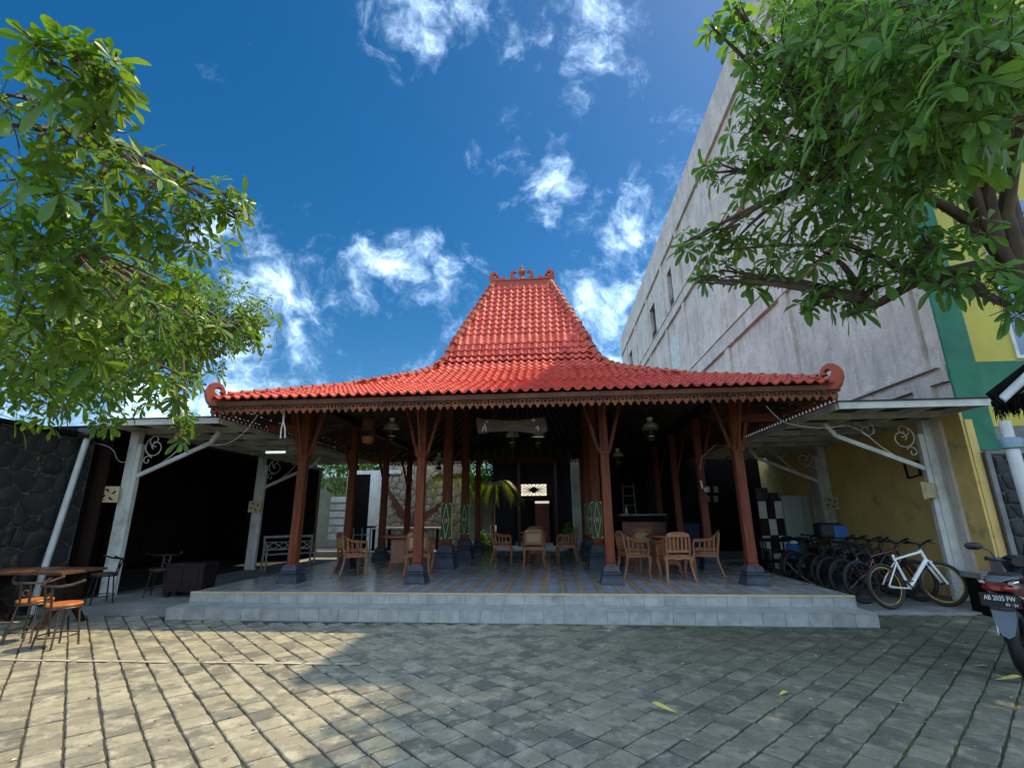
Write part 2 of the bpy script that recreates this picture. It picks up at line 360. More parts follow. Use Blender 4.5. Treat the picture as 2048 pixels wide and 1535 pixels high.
for i in range(-60, 60):
    for j in range(-60, 60):
        c = o0+e1*(i+.5)*PP+e2*(j+.5)*PP
        if not (-8.5 < c.x < 7.6 and -1.5 < c.y < 8.24): continue
        if PX0-.12 < c.x < PX1+.12 and c.y > PY1-.06: continue
        if c.x <= PX0-.1 and c.y > 7.66: continue
        if c.x > 6.9 and c.y > 8.5: continue
        q = proj(c); big = 0
        if q and -40 < q[0] < 2090 and q[1] < 1600: big = 1/q[2]
        cells.append((big, c))
cells.sort(key=lambda t: -t[0]); rest = MB(); cnt = 0
for big, c in cells:
    k = random.randrange(14); rz = random.randrange(4)*math.pi/2
    m = Matrix.Translation(c+Vector((0, 0, random.uniform(-.004, .004)))) @ frame((0, 0, 0), e1, e2, (0, 0, 1)) @ Matrix.Rotation(rz, 4, 'Z')
    if big > 0 and cnt < 300: link('paver', PVM[k], paving, m); cnt += 1
    else: rest.add(PV[k], m)
tag(put('far_paving', rest, paverm, paving), kind='stuff')
ln = MB()
x = -8.4
while x < -2.05:                                          # a worn painted line, broken at the joints
    L = random.uniform(.12, .34); y = 5.33+random.uniform(-.004, .004)+(x+5.4)*.02; ln.box(x, min(x+L, -2.05), y-.024+random.uniform(-.006, .006), y+.024+random.uniform(-.006, .006), .0085, .0105); x += L+random.uniform(.012, .06)
tag(put('painted_line', ln, mat('worn_line_paint', (.47, .43, .33), (.34, .31, .24), 9, .8, wear=((.28, .25, .19), 6))), kind='structure')
# ---------------------------------------------------------------- platform with two steps
ZS, ZP, PYB = .1677, .323, 16.6
plat = tag(put('platform', MB().box(PX0, PX1, PY1, PYB, -.05, ZS-.008).box(PX0+.002, PX1-.002, PY2, PYB, ZS-.03, ZP-.010), concm), kind='structure')
TW = .30; NT_ = int(round((PX1-PX0)/TW))
rt1 = MB()  .box(.0032, TW-.0032, -.009, 0, .0, ZS-.012).mesh('riser_tile', greym)
rt2 = MB()  .box(.0032, TW-.0032, -.009, 0, .0, ZP-ZS-.016).mesh('riser_tile', greym)
tt = MB().box(.0025, TW-.0025, -.012, PY2-PY1-.012, -.008, .0).mesh('tread_tile', greym)
ft = MB().box(.0008, TW-.0008, .0008, TW-.0008, -.009, 0).mesh('floor_tile', floorm)
for k in range(NT_):
    x = PX0+k*TW
    sk = random.uniform(-.002, .002)
    link('riser_tile', rt1, plat, Matrix.Translation((x, PY1-.001, .003)) @ Matrix.Rotation(random.uniform(-.006, .006), 4, 'Z'))
    link('riser_tile', rt2, plat, Matrix.Translation((x, PY2-.001+sk, ZS+.002)))
    link('tread_tile', tt, plat, Matrix.Translation((x, PY1, ZS+sk)))
nr = int((PYB-PY2)/TW); fr = MB(); cnt = 0
for r_ in range(nr):
    for k in range(NT_):
        m = Matrix.Translation((PX0+k*TW, PY2+.03+r_*TW, ZP))
        if cnt < 300: link('floor_tile', ft, plat, m); cnt += 1
        else: fr.box(.0008, TW-.0008, .0008, TW-.0008, -.009, 0, m)
tag(put('far_floor_tile', fr, floorm, plat), kind='stuff')
put('edge_trim', MB().box(PX0-.004, PX1+.004, PY2-.018, PY2+.028, ZP-.016, ZP+.004), yellowtrim, plat)
put('side_cladding', MB().box(PX0-.010, PX0-.001, PY1+.01, PYB, 0, ZS-.006).box(PX0-.010, PX0-.001, PY2-.008, PYB, ZS, ZP-.002).box(PX1+.001, PX1+.010, PY1+.01, PYB, 0, ZS-.006).box(PX1+.001, PX1+.010, PY2-.008, PYB, ZS, ZP-.002), greym, plat)
tag(put('left_slab', MB().box(-8.44, PX0-.02, 7.72, 17, -.05, .092).box(-8.44, PX0-.02, 7.69, 7.718, -.05, .098), slabm), kind='structure')
tag(put('right_slab', MB().box(PX1+.02, 6.985, 8.33, 17, -.05, .035), slabm), kind='structure')
tag(put('rear_yard', MB().box(-8.4, 6.9, 17.02, 24, -.05, .28), slabm), kind='structure')
# ---------------------------------------------------------------- pavilion
XC, YC = -.735, 12.5
pav = thing('joglo_pavilion', 'open wooden pavilion with a steep red clay tile roof on carved posts', 'pavilion', (XC, YC, ZP))
LEV = [(5.37, 4.70, 3.50), (3.62, 3.08, 4.10), (2.40, 2.02, 4.64), (2.17, 1.79, 4.79), (2.00, 1.62, 4.95), (1.88, 1.49, 5.13), (1.78, 1.38, 5.36), (1.69, 1.28, 5.62), (.82, .07, 7.86)]
roof = put('roof', MB(), deckm, pav)
def ringpt(hw, hd, z, dz=0): return [Vector((XC-hw, YC-hd, z+dz)), Vector((XC+hw, YC-hd, z+dz)), Vector((XC+hw, YC+hd, z+dz)), Vector((XC-hw, YC+hd, z+dz))]
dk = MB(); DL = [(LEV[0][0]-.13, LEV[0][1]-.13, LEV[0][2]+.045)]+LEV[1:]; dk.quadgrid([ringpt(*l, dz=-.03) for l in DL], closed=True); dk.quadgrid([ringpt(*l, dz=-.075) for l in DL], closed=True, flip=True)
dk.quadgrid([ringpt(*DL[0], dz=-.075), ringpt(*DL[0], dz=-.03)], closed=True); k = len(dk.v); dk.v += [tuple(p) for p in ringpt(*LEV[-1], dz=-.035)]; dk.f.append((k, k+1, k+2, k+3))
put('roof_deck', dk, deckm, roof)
TWD, TEX, TLEN = .176, .190, .240
def tile_mb():
    b = MB(); n = 10; ws = TWD
    def h(u): c = math.cos(2*math.pi*(u-.28)); return .044*(max(c+.12, 0)/1.12)**.9-.010*max(-c-.12, 0)
    ps = [(-.5*ws+ws*1.06*i/n, h(i/n*1.06)) for i in range(n+1)]
    top0 = [(x, -.02, z+.036) for x, z in ps]; top1 = [(x, TLEN-.02, z+.002) for x, z in ps]
    b.quadgrid([top0, top1]); bot0 = [(x, -.02, z+.006) for x, z in ps]; b.quadgrid([bot0, top0]); return b
TB = tile_mb(); TM = TB.mesh('roof_tile', tilem, True, 50)
allt = MB(); objtiles = []
def face_rows(axis):                                      # 0 front, 1 right, 2 back, 3 left
    out = []
    prof = [((l[1] if axis % 2 == 0 else l[0]), l[2], (l[0] if axis % 2 == 0 else l[1])) for l in LEV]
    seg = []; s = 0
    for a, b in zip(prof, prof[1:]):
        L = math.hypot(a[0]-b[0], a[1]-b[1]); seg.append((s, L, a, b)); s += L
    d = 0
    while d < s-.12:
        for s0, L, a, b in seg:
            if d <= s0+L+1e-6: break
        u = (d-s0)/L; out.append((d, a[0]+(b[0]-a[0])*u, a[1]+(b[1]-a[1])*u, a[2]+(b[2]-a[2])*u, ((a[0]-b[0])/L, (b[1]-a[1])/L), s0 > 3.3)); d += TEX
    return out
for ax in range(4):
    ud = [Vector((1, 0, 0)), Vector((0, 1, 0)), Vector((-1, 0, 0)), Vector((0, -1, 0))][ax]
    od = [Vector((0, -1, 0)), Vector((1, 0, 0)), Vector((0, 1, 0)), Vector((-1, 0, 0))][ax]
    for ri, (d, off, z, hw, (ci, cz), steep) in enumerate(face_rows(ax)):
        sd = (-od*ci+Vector((0, 0, cz))).normalized(); nd = ud.cross(sd)
        nn = int(2*hw/TWD)+2
        for k in range(-nn//2-1, nn//2+2):
            u = (k+.5)*TWD
            if abs(u) > hw+(TWD*.12 if ri else -TWD*.5): continue
            org = Vector((XC, YC, z))+od*off+ud*u+nd*random.uniform(-.003, .003)
            m = frame(org, ud, sd, nd) @ Matrix.Rotation(random.uniform(-.018, .018), 4, 'Z')
            if ax == 0 and (steep or ri == 0): objtiles.append((m, steep))
            else: allt.add(TB, m)
objtiles.sort(key=lambda t: t[1])
for i, (m, st) in enumerate(objtiles):
    if i < 300: link('roof_tile', TM, roof, m)
    else: allt.add(TB, m)
tag(put('far_roof_tile', allt, tilem, roof, smooth=True, angle=50), kind='stuff')
def ridge_mb(L, r):
    b = MB(); n = 9; rows = []
    for y, s in ((0, 1.16), (.045, 1.16), (.05, 1.0), (L, .95)):
        rows.append([(math.cos(math.pi*i/(n-1))*r*s, y, math.sin(math.pi*i/(n-1))*r*s*1.12-.03) for i in range(n)])
    b.quadgrid(rows, flip=True); k = len(b.v); b.v += rows[0]; b.f.append(tuple(range(k, k+n))); return b
RB = ridge_mb(.235, .100).mesh('ridge_tile', ridgem, True, 40)
def along(pts, step):
    out = []
    for a, b in zip(pts, pts[1:]):
        n = max(1, round((b-a).length/step))
        for i in range(n): out.append((a+(b-a)*(i/n), (b-a).normalized(), (b-a).length/n))
    return out
for sx in (-1, 1):
    for sy in (-1, 1):
        pts = [Vector((XC+sx*l[0], YC+sy*l[1], l[2]+.03)) for l in LEV]; st = pts[0]+(pts[1]-pts[0]).normalized()*.32; pts[0] = st
        for p, d, L in along(pts, .215):
            sdv = d.cross(Vector((0, 0, 1))).normalized(); up = sdv.cross(d)
            link('ridge_tile', RB, roof, frame(p, sdv, d, up) @ Matrix.Rotation(random.uniform(-.03, .03), 4, 'Y'))
top = [Vector((XC-.80, YC, 7.90)), Vector((XC+.80, YC, 7.90))]
put('ridge_cap', MB().box(XC-.84, XC+.84, YC-.10, YC+.10, 7.72, 7.97).box(XC-.86, XC+.86, YC-.12, YC+.12, 7.972, 8.0), ridgem, roof)
# scroll ornaments
def scroll_mb(H, th):
    """curl rising from the hip end: outer curve and inner curve in local XY (x outwards, y up)"""
    outer = [(-.62, .30), (-.30, .27), (-.02, .16), (.20, .02), (.34, .06), (.47, .22), (.56, .45), (.57, .68), (.49, .87), (.34, .98), (.17, 1.0), (.03, .93), (-.06, .81), (-.10, .66), (-.04, .60), (.05, .60), (.09, .66), (.03, .70)]
    inner = [(.06, .76), (.11, .80), (.19, .80), (.25, .74), (.26, .65), (.21, .57), (.10, .50), (-.05, .46), (-.30, .46), (-.62, .48)]
    lp = [(x*H, y*H) for x, y in outer[:14]]+[(x*H, y*H) for x, y in outer[14:]]+[(x*H, y*H) for x, y in inner]
    b = MB(); b.prism(lp, th, Matrix.Translation((0, 0, -th/2))); b.prism([(x*H, y*H) for x, y in ((-.12, .42), (.0, .44), (-.03, .56), (-.07, .72), (-.15, .75), (-.12, .68), (-.15, .58), (-.22, .47))], th*.5, Matrix.Translation((0, 0, -th/4)))
    b.prism([(x*H, y*H) for x, y in ((-.52, .45), (-.42, .45), (-.38, .58), (-.44, .62), (-.52, .56), (-.46, .54))], th*.5, Matrix.Translation((0, 0, -th/4))); return b
SC = scroll_mb(.46, .15)
def bev(o, wv, seg=2):
    b = o.modifiers.new('bevel', 'BEVEL'); b.width = wv; b.segments = seg; b.limit_method = 'ANGLE'; b.angle_limit = R(35); return o
for sx in (-1, 1):
    for sy in (-1, 1):
        a = Vector((sx*1.75, sy*1.62, 0)).normalized(); pl = Vector((XC+sx*LEV[0][0], YC+sy*LEV[0][1], LEV[0][2]-.13))
        bev(put('corner_scroll', SC, ridgem, roof, frame(pl-a*.20, a, (0, 0, 1), a.cross(Vector((0, 0, 1))))), .025, 3)
SC2 = scroll_mb(.40, .12)
for sx in (-1, 1):
    bev(put('ridge_scroll', SC2, ridgem, roof, frame((XC+sx*.72, YC, 7.90), (sx, 0, 0), (0, 0, 1), (0, -sx, 0))), .02, 2)
cr = MB(); cr.lathe([(.07, 0), (.10, .03), (.06, .09), (.05, .16), (.10, .23), (.115, .29), (.07, .33), (.045, .36), (.055, .40), (.03, .43), (.012, .52)], 10, (XC, YC, 8.0))
for sx in (-1, 1):
    lp = [(.03, 0), (.22, 0), (.29, .10), (.29, .24), (.22, .32), (.13, .31), (.10, .25), (.16, .26), (.20, .22), (.19, .13), (.13, .06), (.03, .05)]
    cr.prism([(x*sx, y) for x, y in lp][::sx], .09, frame((XC+sx*.05, YC+.045, 8.0), (1, 0, 0), (0, 0, 1), (0, -1, 0)))
bev(put('crown_finial', cr, ridgem, roof), .012, 2)
# fascia: a plain board and a row of pierced, pointed planks
FZ1, FYF = 3.475, YC-LEV[0][1]+.055
def ring_sides(in_): 
    hw, hd = LEV[0][0]-in_, LEV[0][1]-in_
    return [((XC-hw, YC-hd), (1, 0), 2*hw), ((XC+hw, YC-hd), (0, 1), 2*hd), ((XC+hw, YC+hd), (-1, 0), 2*hw), ((XC-hw, YC+hd), (0, -1), 2*hd)]
PWD = .128
h_ = PWD/2-.001
pl = [(-h_, .155), (-h_, .125), (-h_+.007, .125), (-h_+.007, .045), (-h_, .045), (-h_, .036), (-h_*.62, .030), (-.012, -.018), (0, -.026), (.012, -.018), (h_*.62, .030), (h_, .036), (h_, .045), (h_-.007, .045), (h_-.007, .125), (h_, .125), (h_, .155),
      (.0006, .155), (.0006, .108), (.012, .096), (.030, .094), (.030, .080), (.012, .078), (0, .060), (-.012, .078), (-.030, .080), (-.030, .094), (-.012, .096), (-.0006, .108), (-.0006, .155)]
PLK = MB().prism(pl[::-1], .022).mesh('fascia_plank', fasciam)
for (p0, d, L) in ring_sides(.055):
    dv = Vector((*d, 0)); nv = Vector((d[1], -d[0], 0)); n = round(L/PWD); st = L/n
    bb = MB(); pieces = 4 if L > 10 else 3
    for i in range(pieces): bb.beam(Vector((*p0, FZ1-.035))+dv*(L*i/pieces+.002), Vector((*p0, FZ1-.035))+dv*(L*(i+1)/pieces-.002), .03, .075)
    put('fascia_board', bb, fasciam, pav)
    for k in range(n):
        o = Vector((*p0, FZ1-.072-.155))+dv*(k+.5)*st
        link('fascia_plank', PLK, pav, frame(o, dv, (0, 0, 1), dv.cross(Vector((0, 0, 1))).normalized()) @ Matrix.Translation((0, random.uniform(-.003, .002), 0)))
# rafters and battens under the front and side slopes
def slope_pt(ax, u, lv, drop):
    l = LEV[lv]; off = l[1] if ax % 2 == 0 else l[0]
    ud = [Vector((1, 0, 0)), Vector((0, 1, 0)), Vector((-1, 0, 0)), Vector((0, -1, 0))][ax]; od = [Vector((0, -1, 0)), Vector((1, 0, 0)), Vector((0, 1, 0)), Vector((-1, 0, 0))][ax]
    return Vector((XC, YC, l[2]-drop))+od*off+ud*u
for ax in range(4):
    hw0, hw1 = (LEV[0][0], LEV[1][0]) if ax % 2 == 0 else (LEV[0][1], LEV[1][1])
    hw3 = LEV[3][0] if ax % 2 == 0 else LEV[3][1]
    n = int(2*hw0/.36)
    for k in range(n):
        u = -hw0+.25+k*(2*hw0-.5)/(n-1); s = u/hw0
        b = MB(); b.beam(slope_pt(ax, u, 0, .14), slope_pt(ax, s*hw1, 1, .14), .05, .07); b.beam(slope_pt(ax, s*hw1, 1, .14), slope_pt(ax, s*hw3, 3, .14), .05, .07)
        put('rafter', b, rafterm, roof)
    b = MB()
    for i in range(12):
        f = i/12; a0 = slope_pt(ax, -(hw0+(hw1-hw0)*f)+.05, 0, 0); t0 = slope_pt(ax, 0, 0, .112); t1 = slope_pt(ax, 0, 1, .112); cpt = t0+(t1-t0)*f
        ud = [Vector((1, 0, 0)), Vector((0, 1, 0)), Vector((-1, 0, 0)), Vector((0, -1, 0))][ax]; hh = hw0+(hw1-hw0)*f-.05
        b.beam(cpt-ud*hh, cpt+ud*hh, .035, .02)
    put('batten', b, rafterm, roof)
# posts
POSTX = [-4.838, -2.49, .955, 3.34]; POSTY = [9.0, 11.35, 13.68, 16.0]
def umpak(p, cx, cy, s, h):
    b = MB(); z = ZP
    for a0, a1, hh in ((1.0, 1.0, .08), (.95, .80, .36), (.88, .88, .06), (.68, .68, .06), (.80, .80, .09), (.66, .66, .05), (.76, .60, .30)):
        b.frus(cx, cy, z, z+hh*h, s*a0, s*a0, s*a1, s*a1); z += hh*h
    return bev(put('stone_base', b, umpakm, p), .008, 2)
def brace(p, a, b_, wd=.042, ht=.06):
    a, b_ = Vector(a), Vector(b_); mb = MB(); mid = (a+b_)/2+Vector((0, 0, .02)); mb.beam(a, mid, wd, ht); mb.beam(mid, b_, wd, ht); return put('bracket', mb, teakpost, p)
for ix, px_ in enumerate(POSTX):
    for iy, py in enumerate(POSTY):
        soko = ix in (1, 2) and iy in (1, 2); z0 = ZP+(.50 if soko else .29); hw = .105 if soko else .082; zt = 4.72 if soko else 3.62
        pz = MB(); pz.frus(px_, py, z0, z0+.05, hw*1.35, hw*1.35, hw*1.02, hw*1.02); pz.frus(px_, py, z0+.05, zt, hw, hw, hw*.92, hw*.92)
        post = bev(put('post', pz, teakpost, pav), .012, 2)
        umpak(post, px_, py, .25 if soko else .20, .50 if soko else .30)
        if not soko:
            put('bracket_block', MB().box(px_-.10, px_+.10, py-.10, py+.10, 2.56, 2.66), teakpost, post)
            for dx, dy in (((1, 0), (-1, 0), (0, -1), (0, 1)) if iy == 0 else (((1, 0),) if ix == 3 else ((-1, 0),) if ix == 0 else ((0, 1),))):
                if (dx, dy) == (0, 1) and iy == 3 or (dx, dy) == (0, -1) and iy == 0: L = .45
                else: L = .35
                brace(post, (px_+dx*.10, py+dy*.10, 2.62), (px_+dx*L, py+dy*L, 3.52 if (dy != -1 or iy) else 3.44))
        else:                                              # painted panel with lozenge
            zb, zt2 = z0+.13, z0+.95; s = hw+.006
            gp = put('painted_panel', MB().box(px_-s, px_+s, py-s, py+s, zb, zt2), PAINTG if 'PAINTG' in globals() else globals().setdefault('PAINTG', mat('dark_green_paint', (.020, .038, .012), (.014, .026, .010), 5, .5)), post)
            PY_ = globals().setdefault('PAINTY', mat('yellow_green_paint', (.52, .56, .13), (.45, .48, .11), 6, .5)); PR_ = globals().setdefault('PAINTR', mat('flower_red_paint', (.45, .10, .06), (.6, .35, .2), 20, .5))
            zm = (zb+zt2)/2; hh = (zt2-zb)/2
            for fx, fy in ((0, -1), (1, 0), (-1, 0), (0, 1)):
                n_ = Vector((fx, fy, 0)); u_ = Vector((-fy, fx, 0)); o = Vector((px_, py, zm))+n_*(s+.003); b = MB()
                q = [o+u_*(s*.66)*a+Vector((0, 0, hh*.96))*c for a, c in ((0, 1), (1, 0), (0, -1), (-1, 0))]
                for i in range(4): b.beam(q[i], q[(i+1) % 4], .010, .016, up=n_)
                for a in (-1, 1):
                    for c in (-1, 1):
                        k_ = o+u_*a*s*.86+Vector((0, 0, c*hh*.95)); b.beam(k_, k_-u_*a*.035, .012, .016, up=n_); b.beam(k_, k_-Vector((0, 0, c*.04)), .012, .016, up=n_)
                put('lozenge', b, PY_, post)
                b = MB()
                for a in range(6): 
                    v = u_*math.cos(a*math.pi/3)+Vector((0, 0, math.sin(a*math.pi/3))); b.beam(o+v*.012, o+v*(.055 if a % 3 else .04), .022, .012, up=n_)
                put('flower', b, PR_, post)
# beams
bm_ = MB()
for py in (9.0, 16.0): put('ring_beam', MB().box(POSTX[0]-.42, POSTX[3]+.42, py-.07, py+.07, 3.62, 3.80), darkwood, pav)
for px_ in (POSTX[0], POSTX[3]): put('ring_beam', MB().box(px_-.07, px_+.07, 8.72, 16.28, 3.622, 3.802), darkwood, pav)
bm_ = MB()
for py in (POSTY[1], POSTY[2]): bm_.box(POSTX[1]-.3, POSTX[2]+.3, py-.08, py+.08, 4.50, 4.72)
for px_ in (POSTX[1], POSTX[2]): bm_.box(px_-.08, px_+.08, POSTY[1]-.3, POSTY[2]+.3, 4.52, 4.74)
put('centre_beam', bm_, darkwood, pav)
bm_ = MB()
for sx, x0, x1 in ((-1, POSTX[0]-.78, POSTX[0]+.0), (1, POSTX[3], POSTX[3]+.80)): put('outrigger', MB().box(min(x0, x1), max(x0, x1), 8.94, 9.06, 3.10, 3.24), teakpost, pav)
# ---------------------------------------------------------------- stone walls
def voro(W, H, sp, seed):
    r = random.Random(seed); P = []; nx, ny = int(W/sp), int(H/sp)
    for i in range(-1, nx+1):
        for j in range(-1, ny+1): P.append(((i+.5+r.uniform(-.38, .38)+.5*(j % 2))*W/nx, (j+.5+r.uniform(-.36, .36))*H/ny))
    out = []
    for a in P:
        poly = [(0, 0), (W, 0), (W, H), (0, H)]
        for b in P:
            if b is a or abs(b[0]-a[0]) > 3*sp or abs(b[1]-a[1]) > 3*sp: continue
            mx, my, dx, dy = (a[0]+b[0])/2, (a[1]+b[1])/2, b[0]-a[0], b[1]-a[1]; new = []
            for k in range(len(poly)):
                p, q = poly[k], poly[(k+1) % len(poly)]; fp = (p[0]-mx)*dx+(p[1]-my)*dy; fq = (q[0]-mx)*dx+(q[1]-my)*dy
                if fp <= 0: new.append(p)
                if fp*fq < 0: u = fp/(fp-fq); new.append((p[0]+(q[0]-p[0])*u, p[1]+(q[1]-p[1])*u))
            poly = new
            if len(poly) < 3: break
        if len(poly) < 3: continue
        A = abs(sum(poly[k][0]*poly[(k+1) % len(poly)][1]-poly[(k+1) % len(poly)][0]*poly[k][1] for k in range(len(poly))))/2
        if A > sp*sp*.12: out.append(poly)
    return out
def stones(parent, m, W, H, sp, seed, material, gap=.016, dep=.04):
    r = random.Random(seed+5)
    for poly in voro(W, H, sp, seed):
        cx = sum(p[0] for p in poly)/len(poly); cy = sum(p[1] for p in poly)/len(poly); pts = []
        for k in range(len(poly)):                         # rounded corners
            p, q = poly[k], poly[(k+1) % len(poly)]
            for u in (.16, .5, .84): pts.append((p[0]+(q[0]-p[0])*u, p[1]+(q[1]-p[1])*u))
        def ins(g, z, jit=0): return [(x+(cx-x)*min(.9, g/max(.02, math.hypot(x-cx, y-cy)))-cx, y+(cy-y)*min(.9, g/max(.02, math.hypot(x-cx, y-cy)))-cy, z+r.uniform(-jit, jit)) for x, y in pts]
        d = dep*r.uniform(.6, 1.25); b = MB(); k0 = b.quadgrid([ins(gap*.6, -.01), ins(gap, d*.55), ins(gap+.03, d, .006)], closed=True); n = len(pts); b.f.append(tuple(k0+2*n+i for i in range(n)))
        put('stone', b, material, parent, m @ Matrix.Translation((cx, cy, 0)), smooth=True, angle=35)
sw = thing('stone_wall', 'tall dark field-stone wall at the left edge of the courtyard', 'wall', (-8.75, 6.4, 0))
put('wall_core', MB().box(-8.92, -8.62, -2, 8.3, -.05, 2.9), mortar, sw)
stones(sw, frame((-8.62, 4.4, .02), (0, 1, 0), (0, 0, 1), (1, 0, 0)), 3.88, 2.86, .29, 3, darkstone)
put('coping', MB().box(-8.98, -8.54, -2, 8.32, 2.9, 3.0), blackwood, sw)
# dark shop on the left
shop = thing('open_shop', 'unlit open shop room behind the left canopy', 'shop', (-10.4, 12.5, 0))
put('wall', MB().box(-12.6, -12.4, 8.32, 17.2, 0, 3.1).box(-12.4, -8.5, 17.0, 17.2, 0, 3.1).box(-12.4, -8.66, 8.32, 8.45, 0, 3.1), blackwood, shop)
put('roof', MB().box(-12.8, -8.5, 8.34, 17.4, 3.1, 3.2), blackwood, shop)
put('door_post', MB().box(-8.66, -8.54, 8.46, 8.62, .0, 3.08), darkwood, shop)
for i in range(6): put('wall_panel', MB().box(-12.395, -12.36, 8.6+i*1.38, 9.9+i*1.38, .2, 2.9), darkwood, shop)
# ---------------------------------------------------------------- side canopies
canm = mat('canopy_sheet', (.030, .034, .040), (.020, .023, .028), 2, .5, spec=.2)
def spiral(c, r0, turns, a0, ex, ey, sgn=1, n=22):
    c = Vector(c); return [c+(ex*math.cos(a0+sgn*turns*2*math.pi*i/n)+ey*math.sin(a0+sgn*turns*2*math.pi*i/n))*(r0*(1-.80*i/n)) for i in range(n+1)]
def canopy(x_in, x_wall, y0, y1, zc, coly, label, cats):
    sg = 1 if x_wall > x_in else -1
    c = thing('side_canopy', label, 'canopy', (x_wall-sg*.1, (y0+y1)/2, .1), group='steel canopies either side of the pavilion')
    xa, xb = min(x_in, x_wall), max(x_in, x_wall)
    put('roof_sheet', MB().box(xa-.02, xb, y0-.03, y1, zc+.062, zc+.080), canm, c)
    y = y0
    while y < y1:
        put('beam', MB().box(xa, xb, y, y+.05, zc-.05, zc+.06), whitepaint, c); y += .93
    n = 4
    for k in range(n):
        x = x_in+(x_wall-sg*.05-x_in)*k/(n-1); put('beam', MB().box(x-.024, x+.024, y0+.052, y1, zc-.046 if k else zc-.052, zc+.058), whitepaint, c)
    for cy in coly:
        xw = x_wall-sg*.12
        col = put('column', MB().box(xw-.085, xw+.085, cy-.07, cy+.07, .05, zc-.052).box(min(xw-sg*.085, xw-sg*.17), max(xw-sg*.085, xw-sg*.17), cy-.045, cy+.045, .05, zc-.30), whitepaint, c)
        a = Vector((xw-sg*.16, cy, zc-.92)); b_ = Vector((xw-sg*1.58, cy, zc-.30)); t = Vector((xw-sg*1.74, cy, zc-.06))
        mb = MB(); mb.beam(a, b_, .05, .075); mb.beam(b_-(b_-t).normalized()*-.0, t, .05, .075); put('brace', mb, whitepaint, c)
        ex, ez = Vector((-sg, 0, 0)), Vector((0, 0, 1)); mb = MB()
        mb.tube(spiral((xw-sg*.42, cy, zc-.36), .22, 1.3, 2.2, ex, ez), .011, 6); mb.tube(spiral((xw-sg*.40, cy, zc-.22), .13, 1.2, -1.2, ex, ez, -1), .010, 6)
        mb.tube(spiral((xw-sg*1.02, cy, zc-.20), .15, 1.2, 1.9, ex, ez), .010, 6); mb.tube([Vector((xw-sg*.62, cy, zc-.68)), Vector((xw-sg*.82, cy, zc-.52)), Vector((xw-sg*1.1, cy, zc-.22)), Vector((xw-sg*1.35, cy, zc-.1))], .011, 6)
        mb.tube(spiral((xw-sg*.30, cy, zc-.62), .10, 1.1, .5, ex, ez), .009, 6)
        put('scrollwork', mb, whitepaint, c)
    return c
canopy(-6.10, -8.46, 8.15, 16.2, 3.20, (8.9, 13.2), 'white steel canopy on scroll-bracket columns left of the pavilion', 'canopy')
canopy(4.66, 6.96, 8.0, 16.2, 3.16, (9.3, 12.9), 'white steel canopy over the parked bicycles right of the pavilion', 'canopy')
def vent_lamp(p, nrm, label):
    n = Vector(nrm); u = Vector((-n.y, n.x, 0)); t = thing('wall_lamp', label, 'lamp', p, group='carved sandstone lamps on the canopy columns')
    W = .15; m = frame(p, u, (0, 0, 1), n)
    put('face', MB().prism([(-W, -W), (W, -W), (W, W), (-W, W)], .05, m), sandstone, t)
    b = MB()
    for a0 in range(4):
        a = a0*math.pi/2+.5; lp = [(math.cos(a+q)*rr, math.sin(a+q)*rr) for q, rr in ((-.30, .04), (-.38, .08), (-.1, .115), (.22, .125), (.1, .09), (.0, .06))]
        b.prism(lp, .004, m @ Matrix.Translation((0, 0, .0505)))
    put('dark_hole_shape', b, blackwood, t); put('housing', MB().prism([(-W*.85, -W*.85), (W*.85, -W*.85), (W*.85, W*.85), (-W*.85, W*.85)], -.10, m), sandstone, t)  # thin dark shapes laid on the face stand for the shade inside its holes
vent_lamp((-8.50, 8.72, 1.92), (.35, -.94, 0), 'square carved sandstone lamp on the nearest left canopy column')
vent_lamp((-8.28, 13.02, 1.75), (.35, -.94, 0), 'square carved sandstone lamp on the far left canopy column')
vent_lamp((6.80, 12.72, 1.70), (-.3, -.95, 0), 'square carved sandstone lamp on the far right canopy column')
vent_lamp((6.60, 9.24, 1.85), (-.70, .71, 0), 'square carved sandstone lamp on the nearest right canopy column')
# ---------------------------------------------------------------- tall concrete building on the right
bl = thing('concrete_building', 'tall weathered concrete building with a green and yellow street front', 'building', (13, 26, 0))
XB = 7.0; YF = 8.67; YE = 44.6; Z3, Z2, Z1, ZT = 12.45, 8.25, 3.95, 17.8; YS = 9.92
wins = [(29.75, 31.3, 12.48, 15.0), (25.15, 26.1, 12.48, 15.0), (39.2, 40.8, 12.48, 14.9)]
body = MB().box(XB+.24, 22, YF+.03, YE-.02, 0, Z3).box(XB+.24, 22, YS+.02, YE-.03, Z3, ZT-.4)
put('core', body, concwall, bl)
wall = MB().box(XB, XB+.24, YF+.03, YE, 0, Z3).box(XB, XB+.24, YS, YE, 15.0, ZT)
ys = YS
for a, b_, z0, z1 in sorted(wins): wall.box(XB, XB+.24, ys, a, Z3, 15.0); ys = b_
wall.box(XB, XB+.24, ys, YE, Z3, 15.0); wall.box(XB+.25, 22, YS, YS+.24, Z3, ZT)
put('side_wall', wall, concwall, bl)
for y in (41.3, 36.7, 31.85, 27.1, 23.35, 18.3, 13.6, 9.25):
    for z0, z1 in ((0, 3.7), (Z1, 7.69), (Z2, 11.95), (12.47, 16.1)):
        if z0 > 12 and y < YS: continue
        put('pilaster', MB().box(XB-.10, XB-.001, y-.22, y+.22, z0, z1), concwall, bl)
for z0, z1, pr in ((16.1, 17.82, .12), (11.95, 12.47, .14), (7.69, 8.25, .14), (3.70, 3.95, .10)):
    put('band', MB().box(XB-pr, XB-.002, (YS if z0 > 12 else YF+.03), YE+.05, z0, z1), concwall, bl)
